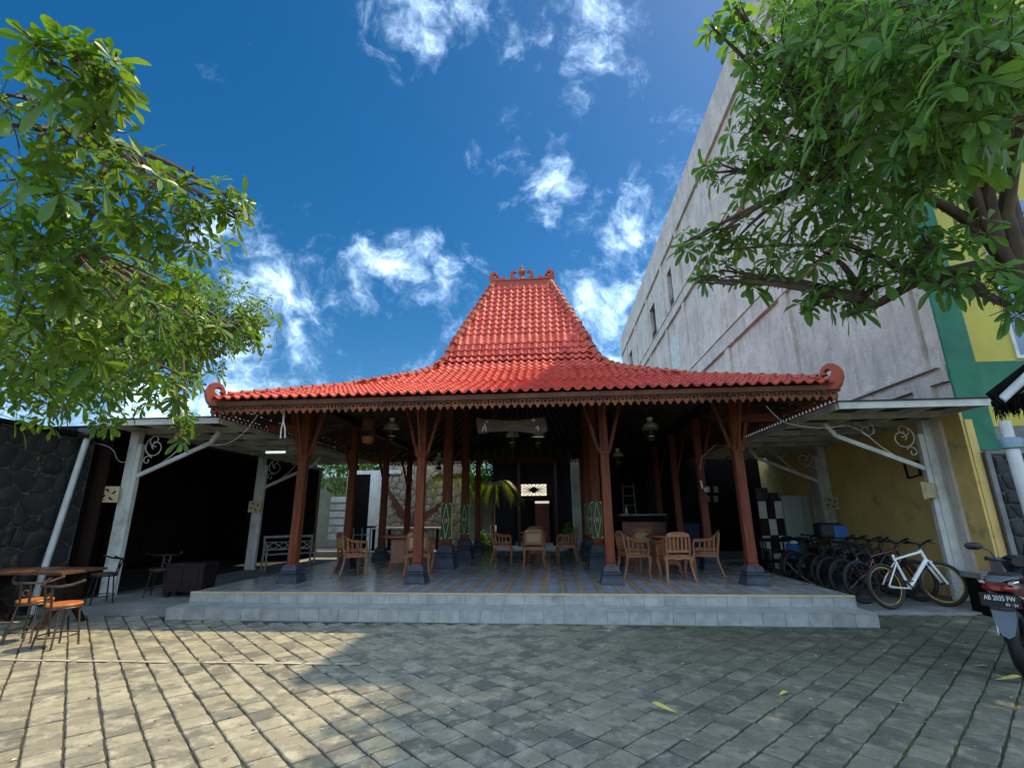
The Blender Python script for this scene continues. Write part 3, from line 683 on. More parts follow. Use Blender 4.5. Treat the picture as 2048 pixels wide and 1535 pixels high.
for z0, y1 in ((12.47, YE), (8.25, YE), (3.95, 13.0)):
    put('ledge', MB().box(XB-.19, XB-.003, YF+.04 if z0 < 12 else YS, y1, z0, z0+.05), concwall, bl)
for a, b_, z0, z1 in wins:
    wn_ = put('window', MB().box(XB+.22, XB+.235, a, b_, z0, z1), glassdark, bl); mb = MB()
    for i in range(7): mb.box(XB+.06, XB+.10, a+.02, b_-.02, z0+.08+i*.12, z0+.11+i*.12)
    put('railing', mb, steelm, wn_)
put('shutter', MB().box(XB-.02, XB-.004, 25.0, 26.8, 9.1, 11.0), whitepaint, bl)
# street front
put('green_pier', MB().box(XB-.01, 7.46, YF-.02, YF+.02, 2.48, 12.5), greenp, bl)
put('green_band', MB().box(7.462, 14, YF-.02, YF+.02, 3.28, 4.02), greenp, bl)
put('yellow_panel', MB().box(7.464, 14, YF-.008, YF+.02, 4.022, 12.5), yellowp, bl)
put('yellow_panel', MB().box(7.464, 14, YF-.008, YF+.02, 2.88, 3.278), yellowp, bl)
fw_ = put('window', MB().box(8.2, 10.2, YF-.016, YF-.009, 4.12, 7.2), mat('sky_glass', (.10, .15, .28), (.08, .12, .24), 1, .08), bl)
put('window_frame', MB().box(8.14, 8.20, YF-.03, YF-.009, 4.06, 7.26).box(8.2, 10.3, YF-.03, YF-.009, 4.06, 4.12), whitepaint, fw_)
put('grey_panel', MB().box(7.464, 14, YF-.009, YF+.02, 2.44, 2.878), concm, bl)
mw_ = thing('mustard_wall', 'mustard yellow plastered wall behind the row of bicycles', 'wall', (6.96, 12.7, 0))
put('plaster', MB().box(6.955, 6.999, YF-.03, 17.0, 0, 3.2).box(6.999, 7.12, YF-.05, YF-.021, .5, 3.0), mustard, mw_)
hk = MB(); 
for a, b_ in (((.0, 0), (.36, 0)), ((.36, 0), (.36, -.26)), ((.36, -.26), (.02, -.30)), ((.02, -.30), (.0, 0))): hk.beam(Vector((6.93, 10.15-a[0], 2.42+a[1])), Vector((6.93, 10.15-b_[0], 2.42+b_[1])), .03, .03, up=(1, 0, 0))
tag(put('wall_hanger', hk, blackm), 'small black rubber frame hanging on the mustard wall', 'frame')
rs = thing('stone_clad_wall', 'low dark stone clad wall at the right edge below the green band', 'wall', (9.5, 8.6, 0))
put('wall_core', MB().box(7.13, 13, YF-.10, YF-.022, 0, 2.44), mortar, rs); put('plaster_edge', MB().box(7.122, 7.20, YF-.135, YF-.101, 0, 2.46).box(7.2, 13, YF-.135, YF-.101, 2.40, 2.46), concm, rs)
stones(rs, frame((7.21, YF-.10, .02), (1, 0, 0), (0, 0, 1), (0, -1, 0)), 2.2, 2.36, .24, 9, darkstone)
pb = thing('concrete_block', 'low dark concrete bench block beside the motorcycle', 'block', (6.9, 8.3, 0)); put('base', MB().box(6.32, 8.2, 8.18, 8.50, 0, .52), blackwood, pb); put('top', MB().box(6.28, 8.2, 8.14, 8.53, .522, .60), concm, pb)
put('step', MB().box(6.75, 8.2, 8.30, 8.53, .602, .80), concm, pb)
# ---------------------------------------------------------------- what stands behind the pavilion
rw = thing('flagstone_wall', 'pale crazy-paved flagstone wall in the rear garden', 'wall', (-5, 18.7, .28))
x0, x1 = at(770, 1000, 18.6).x, at(925, 1000, 18.6).x
put('wall_core', MB().box(x0, x1, 18.62, 18.85, .2, 4.3), mortar, rw)
stones(rw, frame((x0, 18.62, .3), (1, 0, 0), (0, 0, 1), (0, -1, 0)), x1-x0, 3.95, .30, 21, palestone, .012, .03)
gp_ = thing('garden_gate', 'pale concrete gateway with dark doors in the rear garden', 'gate', (-7.1, 18.7, .28))
xa, xb, xc2, xd = [at(px_, 1000, 18.6).x for px_ in (706, 740, 757, 800)]
put('pillar', MB().box(xb, xc2+.1, 18.5, 18.8, .28, 3.05), whitepaint, gp_); put('pillar', MB().box(xa-.25, xa, 18.5, 18.8, .28, 3.4), sandstone, gp_)
put('lintel', MB().box(xa, xd, 18.52, 18.78, 3.052, 3.2), whitepaint, gp_); put('door', MB().box(xa+.002, xb-.002, 18.6, 18.68, .28, 3.05), blackwood, gp_)
lv = MB()
for i in range(6): lv.box(xa-.9, xa-.27, 18.6, 18.64, .6+i*.28, .8+i*.28)
put('louvre', lv, whitepaint, gp_); put('side_panel', MB().box(xc2+.102, x0-.01, 18.6, 18.7, .28, 3.04), darkstone, gp_)
gw = thing('garden_wall', 'plain mossy boundary wall at the very back behind the garden trees', 'wall', (-4, 24.1, 0)); put('wall', MB().box(-18, 7, 24.05, 24.3, 0, 3.3), mat('mossy_plaster', (.17, .155, .11), (.10, .10, .06), 1.5, .85, .3, 30), gw); put('coping', MB().box(-18, 7, 24.0, 24.35, 3.302, 3.38), concm, gw)
rh = thing('rear_house', 'dark timber house front behind the pavilion with a fanlight', 'house', (1.5, 20, .28))
xl, xr = at(985, 1000, 20).x, 6.9
fl = [at(1042, 968, 20), at(1093, 990, 20)]; dx0, dx1 = at(1030, 1000, 20).x, at(1104, 1000, 20).x
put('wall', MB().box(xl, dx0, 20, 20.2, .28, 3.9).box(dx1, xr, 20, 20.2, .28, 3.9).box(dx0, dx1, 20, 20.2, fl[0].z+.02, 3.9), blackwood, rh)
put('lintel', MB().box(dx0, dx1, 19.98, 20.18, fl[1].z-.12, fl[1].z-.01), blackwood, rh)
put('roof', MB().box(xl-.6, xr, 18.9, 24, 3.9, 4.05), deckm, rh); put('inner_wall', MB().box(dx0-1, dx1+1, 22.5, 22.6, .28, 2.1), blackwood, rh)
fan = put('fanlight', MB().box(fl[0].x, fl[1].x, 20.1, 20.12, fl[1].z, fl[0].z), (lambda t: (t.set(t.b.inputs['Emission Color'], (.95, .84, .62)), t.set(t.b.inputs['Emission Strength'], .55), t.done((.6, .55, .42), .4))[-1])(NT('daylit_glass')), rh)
fm = MB(); cxf, czf = (fl[0].x+fl[1].x)/2, (fl[0].z+fl[1].z)/2
for i in range(20):
    a = 2*math.pi*(i+.5)/20; e = Vector((cxf+math.cos(a)*1.2*(fl[1].x-fl[0].x)/2, 20.08, czf+math.sin(a)*1.15*(fl[0].z-fl[1].z)/2)); e.x = min(max(e.x, fl[0].x), fl[1].x); e.z = min(max(e.z, fl[1].z), fl[0].z); fm.beam(Vector((cxf, 20.08, czf)).lerp(e, .16), e, .024, .022, up=(0, 1, 0))
fm.lathe([(.13, 0), (.13, .03)], 16, m=frame((cxf, 20.07, czf), (1, 0, 0), (0, 0, 1), (0, -1, 0))); put('sun_ray_grille', fm, blackwood, fan)
for px_ in (1038, 1112):
    x = at(px_, 1000, 19.7).x; put('post', MB().box(x-.06, x+.06, 19.64, 19.76, .28, 3.9), darkwood, rh)
rdp = at(1084, 1045, 22.3); put('inner_door', MB().box(at(1070, 1000, 22.3).x, at(1098, 1000, 22.3).x, 22.3, 22.34, .3, 1.95), mat('maroon_door', (.16, .03, .018), (.11, .02, .014), 3, .5), rh)
put('glow_lintel', MB().box(at(1070, 1000, 22.3).x, at(1098, 1000, 22.3).x, 22.28, 22.33, 1.96, 2.06), (lambda t: (t.set(t.b.inputs['Emission Color'], (.95, .84, .72)), t.set(t.b.inputs['Emission Strength'], .35), t.done((.6, .55, .5), .5))[-1])(NT('self_glow_strip')), rh)  # lintel made to glow by emission, its brightness is put into the material
wp = MB().box(at(1144, 1000, 17.5).x, at(1161, 1000, 17.5).x, 17.4, 17.6, .28, 3.4)
tag(put('garden_pier', wp, whitepaint), 'slim pale pier right of the rear passage', 'pillar')
tag(put('garden_pier', MB().box(at(981, 1000, 17.5).x, at(992, 1000, 17.5).x, 17.4, 17.6, .28, 1.12), whitepaint), 'short pale pier left of the rear passage', 'pillar')
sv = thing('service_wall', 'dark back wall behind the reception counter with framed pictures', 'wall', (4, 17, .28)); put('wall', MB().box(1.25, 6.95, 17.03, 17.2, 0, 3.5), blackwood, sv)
for i in range(2):
    for j in range(2):
        p = at(1416+i*16, 978+j*19, 16.98); fr_ = put('picture_frame', MB().box(p.x-.09, p.x+.09, 17.0, 17.028, p.z-.12, p.z+.12), darkwood, sv); put('picture', MB().box(p.x-.07, p.x+.07, 16.994, 16.999, p.z-.10, p.z+.10), concm, fr_)
# ---------------------------------------------------------------- furniture
def arc(a, b, c, n=8):
    a, b, c = Vector(a), Vector(b), Vector(c); return [a*(1-t)**2+b*2*t*(1-t)+c*t*t for t in (i/n for i in range(n+1))]
def make_chair(label, cane, group):
    t = thing('armchair', label, 'chair', group=group); P = lambda n, b, m=teak, **k: put(n, b, m, t, world=False, **k)
    seat = [(math.copysign(abs(math.cos(a))**.6, math.cos(a))*.265, math.copysign(abs(math.sin(a))**.6, math.sin(a))*.245) for a in (2*math.pi*i/24 for i in range(24))]
    bev(P('seat', MB().prism(seat, .03, Matrix.Translation((0, 0, .425)))), .008)
    ap = [(-.25, .0), (.25, 0), (.25, -.075), (.19, -.05), (.10, -.035), (0, -.06), (-.10, -.035), (-.19, -.05), (-.25, -.075)]
    P('seat_frame', MB().prism(ap, .025, frame((0, .235, .425), (1, 0, 0), (0, 0, 1), (0, -1, 0))).prism(ap, .025, frame((0, -.205, .425), (1, 0, 0), (0, 0, 1), (0, -1, 0))).box(-.25, -.225, -.20, .20, .365, .424).box(.225, .25, -.20, .20, .365, .424))
    for sx in (-1, 1):
        P('leg', MB().tube([(sx*.225, .20, .42), (sx*.255, .235, .32), (sx*.235, .215, .18), (sx*.225, .205, .07), (sx*.25, .24, 0)], [.032, .036, .024, .018, .026], 8), smooth=True)
        P('leg', MB().tube([(sx*.215, -.20, .44), (sx*.215, -.215, .28), (sx*.235, -.27, .10), (sx*.25, -.315, 0)], [.028, .025, .022, .022], 8), smooth=True)
        P('arm_post', MB().tube([(sx*.245, .19, .42), (sx*.262, .215, .52), (sx*.272, .19, .645)], [.022, .017, .02], 8), smooth=True)
        P('back_post', MB().tube([(sx*.20, -.215, .42), (sx*.205, -.245, .60), (sx*.195, -.275, .79)], [.024, .021, .02], 8), smooth=True)
        for i in range(4):
            u = i/3; P('slat', MB().tube([(sx*(.25-.02*u), .10-.085*i, .452), (sx*(.262-.02*u), .09-.085*i, .55), (sx*(.272-.035*u), .075-.088*i, .652+.03*u*u*3)], .011, 6, flat=1.6))
        P('side_rail', MB().beam((sx*.245, .18, .495), (sx*.205, -.21, .50), .02, .03))
    rail = []
    for i in range(25):
        a = math.pi*i/24; rail.append((math.cos(a)*.275, .20-math.sin(a)**.55*.475, .655+.17*(math.sin(a)**2.2)))
    P('back_rail', MB().tube(rail, [.021 if 4 < i < 20 else .025 for i in range(25)], 8, flat=1.25), smooth=True)
    cr_ = [(-.20, 0), (.20, 0), (.20, .055), (.13, .085), (0, .098), (-.13, .085), (-.20, .055)]
    bev(P('crest', MB().prism(cr_, .03, frame((0, -.262, .755), (1, 0, 0), (0, .06, 1), (0, -1, 0)))), .008)
    P('back_rail_lower', MB().box(-.195, .195, -.248, -.225, .50, .535))
    if cane:
        P('cane_panel', MB().box(-.15, .15, -.266, -.252, .555, .745), canem); P('panel_frame', MB().box(-.182, -.152, -.274, -.244, .536, .756).box(.152, .182, -.274, -.244, .536, .756).box(-.152, .152, -.272, -.246, .536, .556))
    else:
        for i in range(5): x = -.14+.07*i; P('slat', MB().beam((x, -.238, .53), (x*1.02, -.268, .762), .034, .014, up=(0, 1, 0)))
    return t
G1 = 'carved teak armchairs around the pavilion tables'
chA = make_chair('teak armchair with a cane back panel, farthest left on the pavilion floor', True, G1)
chB = make_chair('slat-back teak armchair with its back to the courtyard, front of right table', False, G1)
def place(o, x, y, deg, first=None, z=ZP, label=None):
    m = Matrix.Translation((x, y, z)) @ Matrix.Rotation(R(deg), 4, 'Z'); o.matrix_basis = m; WORLDM[o.name] = m
chairs = [(chA, -2.72, 9.9, 8, 'cane-back teak armchair standing behind the inner left front post'), (chA, -3.35, 11.55, 172, 'teak armchair on the far side of the left table'),
    (chA, -.50, 11.78, 2, 'cane-back teak armchair seen from behind in the centre of the pavilion'), (chB, -1.32, 12.55, -84, 'slat-sided teak armchair left of the centre table, facing right'), (chB, .28, 12.65, 84, 'slat-sided teak armchair right of the centre table, facing left'), (chA, -.55, 13.6, 180, 'teak armchair on the far side of the centre table'),
    (chB, 1.52, 10.02, -78, 'slat-back teak armchair left of the right table, facing right'), (chB, 2.92, 10.15, 74, 'slat-back teak armchair right of the right table, facing left'), (chA, 1.95, 11.2, 178, 'teak armchair on the far side of the right table, near the counter')]
for o, x, y, d, lb in chairs: dup(o, (x, y, ZP), R(d), lb)
place(chA, -4.12, 9.95, -50); place(chB, 2.17, 9.44, 3)
def make_table(label):
    t = thing('round_table', label, 'table', group='teak pedestal tables under the pavilion')
    bev(put('table_top', MB().lathe([(.36, 0), (.38, .012), (.38, .03), (.36, .042)], 28, (0, 0, .70)), teak, t, world=False), .004)
    put('pedestal', MB().frus(0, 0, .24, .66, .15, .15, .165, .165).frus(0, 0, .66, .70, .165, .165, .22, .22).frus(0, 0, .20, .24, .19, .19, .17, .17), teak, t, world=False)
    for i in range(4):
        a = i*math.pi/2; put('panel', MB().box(-.10, .10, -.002, .008, .29, .61, Matrix.Rotation(a, 4, 'Z') @ Matrix.Translation((0, .160, 0))), teak, t, world=False)
        d = Vector((math.cos(a+.785), math.sin(a+.785), 0)); put('foot', MB().tube([d*.16+Vector((0, 0, .22)), d*.25+Vector((0, 0, .15)), d*.23+Vector((0, 0, .06)), d*.30+Vector((0, 0, .02))], [.035, .035, .025, .022], 8), teak, t, world=False, smooth=True)
    return t
tb = make_table('round teak pedestal table of the left seating group')
dup(tb, (-.52, 12.7, ZP), R(10), 'round teak pedestal table of the centre seating group'); dup(tb, (2.22, 10.4, ZP), R(30), 'round teak pedestal table of the right seating group'); place(tb, -3.38, 10.72, 14)
# pale garden bench
pale = mat('weathered_white_wood', (.34, .32, .28), (.24, .225, .20), 5, .7, .3, 40, .1)
bn = thing('garden_bench', 'pale carved garden bench under the left canopy', 'bench', (-7.25, 13.25, .092), R(-138))
P = lambda n, b: put(n, b, pale, bn, world=False)
for i in range(4): P('seat_slat', MB().box(-.62, .62, -.20+i*.11, -.11+i*.11, .40, .425))
P('back_rail', MB().box(-.64, .64, -.27, -.24, .82, .88)); P('back_rail', MB().box(-.64, .64, -.25, -.22, .50, .54)); P('back_rail', MB().box(-.64, .64, -.26, -.235, .70, .72))
for i in range(5):
    x = -.5+i*.25; P('back_cross', MB().beam((x-.11, -.247, .545), (x+.11, -.256, .695), .025, .018, up=(0, 1, 0)).beam((x+.11, -.246, .545), (x-.11, -.255, .695), .025, .016, up=(0, 1, 0)))
for sx in (-1, 1):
    P('leg', MB().tube([(sx*.60, .20, .62), (sx*.62, .21, .40), (sx*.60, .19, .2), (sx*.63, .23, 0)], [.022, .03, .024, .03], 8)); P('leg', MB().tube([(sx*.62, -.26, .88), (sx*.61, -.22, .45), (sx*.62, -.27, 0)], .028, 8)); P('arm', MB().beam((sx*.61, .22, .64), (sx*.61, -.24, .64), .05, .035))
# ---------------------------------------------------------------- courtyard stools and table
seatw = mat('amber_seat_wood', (.50, .17, .040), (.36, .11, .028), 4, .4, .15, 60, stretch=(1, 8, 1), obj=True)
ironm = mat('brown_iron', (.11, .075, .055), (.07, .048, .036), 9, .35, .2, 60, metal=.55)
def make_stool(label, sm=None):
    s = thing('iron_stool', label, 'stool', group='iron stools with round wooden seats'); P = lambda n, b, m=ironm, **k: put(n, b, m, s, world=False, **k)
    bev(P('seat', MB().lathe([(.17, 0), (.185, .008), (.185, .026), (.17, .036)], 28, (0, 0, .455)), sm or seatw), .004); P('seat_ring', MB().ring(.18, .012, (0, 0, .442), axis='Z', k=6))
    for i in range(4):
        a = math.pi/4+i*math.pi/2; P('leg', MB().tube([(.15*math.cos(a), .15*math.sin(a), .445), (.215*math.cos(a), .215*math.sin(a), 0)], .0115, 8))
    P('foot_ring', MB().ring(.196, .009, (0, 0, .13), axis='Z', k=6))
    for sx in (-1, 1): P('back_upright', MB().beam((sx*.05, -.17, .44), (sx*.055, -.215, .70), .024, .012, up=(0, 1, 0)))
    P('wheel_medallion', MB().ring(.034, .012, (0, -.19, .585), axis='Y', k=6, n=16)); P('top_bar', MB().tube([(-.27, -.05, .745), (-.22, -.12, .715), (-.14, -.195, .70), (0, -.222, .705), (.14, -.195, .70), (.22, -.12, .715), (.27, -.05, .745)], [.014, .016, .015, .015, .015, .016, .014], 8), smooth=True)
    P('grip', MB().tube([(-.27, -.05, .745), (-.285, -.02, .757)], .019, 8), ironm); P('grip', MB().tube([(.27, -.05, .745), (.285, -.02, .757)], .019, 8), ironm); return s
st1 = make_stool('iron stool with an amber wooden seat, in the sun nearest the paving')
dup(st1, (-6.70, 6.12, 0), R(14), 'iron stool with an amber wooden seat, half hidden against the trestle table')
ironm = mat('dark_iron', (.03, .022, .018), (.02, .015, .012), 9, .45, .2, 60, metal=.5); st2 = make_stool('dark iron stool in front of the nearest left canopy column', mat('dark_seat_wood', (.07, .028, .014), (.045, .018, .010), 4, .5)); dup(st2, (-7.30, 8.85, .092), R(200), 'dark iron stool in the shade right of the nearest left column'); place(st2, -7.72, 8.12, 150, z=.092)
place(st1, -6.04, 5.88, -8, z=0)
tt_ = thing('trestle_table', 'dark wooden table on crossed legs beside the stone wall', 'table', (-7.75, 6.95, 0), 0)
P = lambda n, b, m=darkwood: put(n, b, m, tt_, world=False)
dtop = mat('worn_table_wood', (.16, .075, .04), (.09, .04, .025), 4, .4, .3, 50, .15, stretch=(1, 8, 1))
for i in range(4): P('plank', MB().box(-.84, .84, -.36+i*.18, -.184+i*.18, .72, .755), dtop)
for sx in (-.6, .6): P('cross_leg', MB().beam((sx, -.30, .0), (sx, .26, .72), .06, .07).beam((sx+.061, .30, .0), (sx+.061, -.26, .72), .06, .07))
P('stretcher', MB().box(-.6, .6, -.02, .02, .34, .38))
ch_ = thing('carved_chest', 'dark red carved chest in the shade left of the platform', 'chest', (-6.75, 8.95, .092), R(4))
rw_ = mat('dark_red_wood', (.018, .006, .005), (.011, .004, .004), 4, .5, .3, 40)
put('body', MB().box(-.34, .34, -.20, .20, .10, .52), rw_, ch_, world=False); put('lid', MB().box(-.36, .36, -.22, .22, .522, .58), rw_, ch_, world=False)
for sx in (-1, 1):
    for sy in (-1, 1): put('foot', MB().frus(sx*.29, sy*.15, 0, .10, .03, .03, .05, .05), rw_, ch_, world=False)
put('carved_panel', MB().box(-.25, -.04, -.215, -.202, .17, .46).box(.04, .25, -.215, -.202, .17, .46), rw_, ch_, world=False)
# ---------------------------------------------------------------- reception side
ct = thing('reception_counter', 'reception counter with a red brown front and dark top', 'counter', (2.9, 14.6, ZP))
xa, xb = at(1240, 1040, 14.4).x, at(1332, 1040, 14.4).x; zt = at(1290, 1027, 14.4).z
put('front', MB().box(xa+.06, xb, 14.42, 14.5, ZP, zt-.22), mat('redbrown_front', (.20, .045, .022), (.15, .03, .018), 3, .5), ct); put('top', MB().box(xa, xb+.03, 14.36, 15.0, zt-.05, zt), concm, ct); put('apron', MB().box(xa+.02, xb, 14.40, 14.98, zt-.219, zt-.051), blackwood, ct)
put('side', MB().box(xb+.002, xb+.06, 14.4, 15.0, ZP, zt-.052), darkwood, ct)
bc = thing('cloth_counter', 'dark blue covered counter beside the reception counter', 'counter', (3.9, 14.2, ZP)); put('cloth', MB().box(xb+.2, at(1397, 1040, 13.9).x, 13.9, 14.5, ZP, 1.22), mat('navy_cloth', (.012, .020, .07), (.008, .012, .045), 4, .8), bc); put('top', MB().box(xb+.18, at(1398, 1040, 13.9).x, 13.88, 14.52, 1.222, 1.26), blackwood, bc)
ld = thing('ladder', 'pale aluminium ladder leaning behind the reception counter', 'ladder', (3.3, 16.5, ZP))
a0, a1 = at(1245, 968, 16.3), at(1266, 968, 16.3); b0, b1 = at(1248, 1026, 15.9), at(1272, 1026, 15.9); lm = mat('ladder_metal', (.30, .31, .34), (.24, .25, .27), 4, .4, metal=.3)
put('rail', MB().beam(b0-(a0-b0)*1.1, a0, .035, .05), lm, ld); put('rail', MB().beam(b1-(a1-b1)*1.1, a1, .035, .05), lm, ld)
for i in range(7): f = -1+i*.32; put('rung', MB().tube([b0+(a0-b0)*f, b1+(a1-b1)*f], .016, 6), lm, ld)
bt_ = thing('glass_bottle', 'small bottle standing on the reception counter', 'bottle', (at(1253, 1020, 14.6).x, 14.6, zt)); put('body', MB().lathe([(.03, 0), (.034, .02), (.034, .13), (.012, .18), (.012, .23)], 12, (at(1253, 1020, 14.6).x, 14.6, zt)), pvcm, bt_)
for k, (px_, py) in enumerate(((1306, 985), (1353, 975))):
    q = at(px_, py, 16.9); tag(put('tall_board', MB().box(q.x-.20, q.x+.20, 16.86, 16.9, .3, q.z+.75), [darkwood, blackwood][k]), ['tall brown board against the dark back wall', 'black board against the dark back wall'][k], 'board')
cb = thing('locker_cabinet', 'pale green two-column locker cabinet against the mustard wall', 'cabinet', (6.45, 14.2, .035)); x0, x1 = at(1571, 1050, 14).x, at(1612, 1050, 14).x; x2 = min(at(1633, 1050, 14).x, 6.93); zt2 = at(1600, 990, 14).z
palec = mat('pale_green_laminate', (.50, .53, .45), (.44, .47, .40), 2, .45)
put('carcass', MB().box(x0, x2, 14.03, 14.5, .035, zt2), palec, cb); put('door', MB().box(x0+.01, x1-.006, 14.0, 14.028, .10, zt2-.01), palec, cb)
zm = (zt2+.1)/2+.12; put('door', MB().box(x1+.006, x2-.01, 14.0, 14.028, zm+.006, zt2-.01), palec, cb); put('door', MB().box(x1+.006, x2-.01, 14.0, 14.028, .10, zm-.006), palec, cb)
ck = thing('chequered_cabinet', 'brown and white chequered cube cabinet left of the lockers', 'cabinet', (5.7, 14.2, .035)); xs = [at(p_, 1050, 13.95).x for p_ in (1522, 1539, 1555, 1571)]; zs = [.12, .62, 1.12, at(1545, 1034, 14).z+.02, at(1545, 990, 14).z]
zs = [.05, .47, .90, 1.33, 1.80]; put('carcass', MB().box(xs[0]-.02, xs[3]-.012, 13.99, 14.4, .035, 1.84), darkwood, ck)
for i in range(3):
    for j in range(4): put('cube_door', MB().box(xs[i]+.01, xs[i+1]-.01, 13.965, 13.988, zs[j]+.01, zs[j+1]-.01), whitepaint if (i+j) % 2 else darkwood, ck)
bx = thing('stacked_boxes', 'dark boxes piled on top of the chequered cabinet', 'box', (5.7, 14.2, 1.84)); put('box', MB().box(xs[0], xs[1]+.1, 14.0, 14.3, 1.842, 2.15), blackplastic, bx); put('box', MB().box(xs[1]+.14, xs[3]-.05, 14.02, 14.35, 1.842, 2.02), rw_, bx)
db = thing('dark_bench', 'dark slatted bench on the right slab with a blue bag', 'bench', (5.15, 11.6, .035)); P = lambda n, b, m=blackwood: put(n, b, m, db)
P('seat', MB().box(4.65, 5.75, 11.5, 11.95, .44, .48)); P('back_rail', MB().box(4.65, 5.75, 11.93, 11.97, .85, .93)); P('back_rail', MB().box(4.65, 5.75, 11.93, 11.97, .60, .65))
for x in (4.67, 5.69):
    P('leg', MB().box(x, x+.05, 11.5, 11.55, .035, .68), rw_); P('leg', MB().box(x, x+.05, 11.92, 11.97, .035, .85), rw_); P('arm', MB().box(x, x+.05, 11.5, 11.92, .682, .72), rw_)
for i in range(7): P('slat', MB().box(4.78+i*.13, 4.81+i*.13, 11.935, 11.955, .652, .848))
blue = mat('blue_bag_cloth', (.012, .10, .30), (.008, .07, .22), 7, .6, .4, 25)
bg_ = MB(); bg_.lathe([(.10, 0), (.19, .03), (.20, .14), (.17, .27), (.10, .33)], 14, m=Matrix.Translation((5.32, 11.68, .482)) @ Matrix.Diagonal((1.15, .7, 1.15, 1))); bgo = thing('shopping_bag', 'crumpled bright blue bag on the dark bench', 'bag', (5.32, 11.68, .482)); put('bag', bg_, blue, bgo, smooth=True); put('white_top', MB().lathe([(.09, 0), (.07, .05), (.02, .06)], 8, (5.28, 11.64, .83)), whitepaint, bgo)
cc = thing('security_camera', 'white security camera on a bracket on the right side post', 'camera', (3.45, 11.2, 1.95)); q = at(1404, 968, 11.2); put('bracket', MB().beam(q+Vector((-.02, 0, .08)), q+Vector((0, 0, -.10)), .03, .03), whitepaint, cc); put('camera_body', MB().lathe([(.02, 0), (.045, .03), (.045, .08), (.02, .10)], 12, m=frame(q+Vector((.06, .0, -.12)), (1, 0, 0), (0, 0, 1), (0, -1, 0))), whitepaint, cc, smooth=True)
put('lens', MB().lathe([(.022, .101), (.02, .112)], 10, m=frame(q+Vector((.06, .0, -.12)), (1, 0, 0), (0, 0, 1), (0, -1, 0))), blackplastic, cc)
# ---------------------------------------------------------------- hanging things
def make_lamp(label):
    l = thing('oil_lamp', label, 'lamp', group='hanging milk-glass oil lamps'); P = lambda n, b, m, **k: put(n, b, m, l, world=False, **k)
    P('shade', MB().lathe([(.175, 0), (.172, .015), (.15, .07), (.10, .12), (.06, .145), (.055, .15)], 24), milkglass, smooth=True); P('shade_rim', MB().ring(.178, .008, (0, 0, -.002), axis='Z', k=6), brassm); P('chimney', MB().lathe([(.05, .152), (.055, .20), (.07, .225), (.07, .235)], 16), milkglass, smooth=True)
    P('reservoir', MB().lathe([(.02, -.28), (.07, -.26), (.085, -.22), (.06, -.18), (.03, -.16), (.03, -.10), (.05, -.05), (.05, -.02)], 16), brassm, smooth=True); P('saucer', MB().lathe([(.02, -.19), (.075, -.165), (.078, -.158), (.02, -.17)], 16), milkglass)
    for i in range(3): a = i*2.094; P('harp', MB().tube([(.07*math.cos(a), .07*math.sin(a), -.2), (.20*math.cos(a), .20*math.sin(a), -.02), (.19*math.cos(a), .19*math.sin(a), .12), (.03*math.cos(a), .03*math.sin(a), .42)], .006, 5), brassm)
    P('chain', MB().tube([(0, 0, .41), (0, 0, 1.12)], .007, 5), brassm); return l
lp0 = make_lamp('milk-glass oil lamp hanging left under the front eave beside the birdcage')
for px_, py, Y, lb in ((1301, 857, 10.2, 'milk-glass oil lamp hanging right under the front eave'), (1236, 913, 14.0, 'milk-glass oil lamp hanging deep inside right of centre'), (878, 921, 14.2, 'milk-glass oil lamp hanging deep inside left of centre'), (1025, 872, 11.6, 'dark oil lamp hanging just below the wooden sign'), (1076, 873, 12.4, 'small dark oil lamp hanging below the right end of the sign')):
    q = at(px_, py, Y); dup(lp0, q, random.random()*2, lb)
q = at(783, 857, 10.2); place(lp0, q.x, q.y, 20, z=q.z)
bc_ = at(737, 862, 9.6); cg = thing('birdcage', 'wooden birdcage half covered with cloth hanging under the left eave', 'birdcage', bc_)
P = lambda n, b, m: put(n, b, m, cg)
P('cover', MB().lathe([(.14, .02), (.142, .16), (.13, .25), (.07, .32)], 16, bc_), mat('brown_cloth', (.16, .06, .02), (.10, .04, .015), 12, .8, .4, 30)); P('base', MB().lathe([(.02, -.27), (.10, -.25), (.125, -.20), (.13, -.12), (.125, -.115)], 12, bc_), mat('orange_wood', (.36, .12, .035), (.25, .08, .025), 8, .5))
b = MB()
for i in range(14): a = i*math.pi/7; b.tube([bc_+Vector((.125*math.cos(a), .125*math.sin(a), -.12)), bc_+Vector((.132*math.cos(a), .132*math.sin(a), .03))], .004, 4)
P('bars', b, rafterm); P('hook', MB().tube([bc_+Vector((0, 0, .32)), bc_+Vector((0, 0, .9))], .005, 5), steelm)
# wooden sign
SY = 8.75; s0, s1 = at(951, 850, SY), at(1096, 850, SY); sn = thing('hanging_sign', 'waisted wooden plank sign hanging between the inner front posts', 'sign', at(1024, 850, SY)); sm_ = mat('sign_plank', (.12, .07, .045), (.07, .04, .028), 5, .7, .5, 40, stretch=(1, 6, 6))
def sp(px_, py): q = at(px_, py, SY); return (q.x, q.z)
lp = [sp(*p_) for p_ in ((951, 833), (962, 837), (985, 838), (1010, 840), (1035, 840), (1050, 838), (1070, 835), (1089, 833), (1092, 845), (1095, 860), (1090, 865), (1070, 866), (1050, 864), (1030, 862), (1005, 862), (980, 863), (968, 866), (956, 866), (953, 850))]
bev(put('plank', MB().prism(lp[::-1], .05, Matrix(((1, 0, 0, 0), (0, 0, 1, SY), (0, 1, 0, 0), (0, 0, 0, 1)))), sm_, sn), .006)
carv = mat('carved_letter', (.26, .17, .07), (.20, .13, .06), 8, .6); cw = mat('pale_inlay', (.62, .60, .52), (.45, .43, .38), 9, .5)
b = MB()
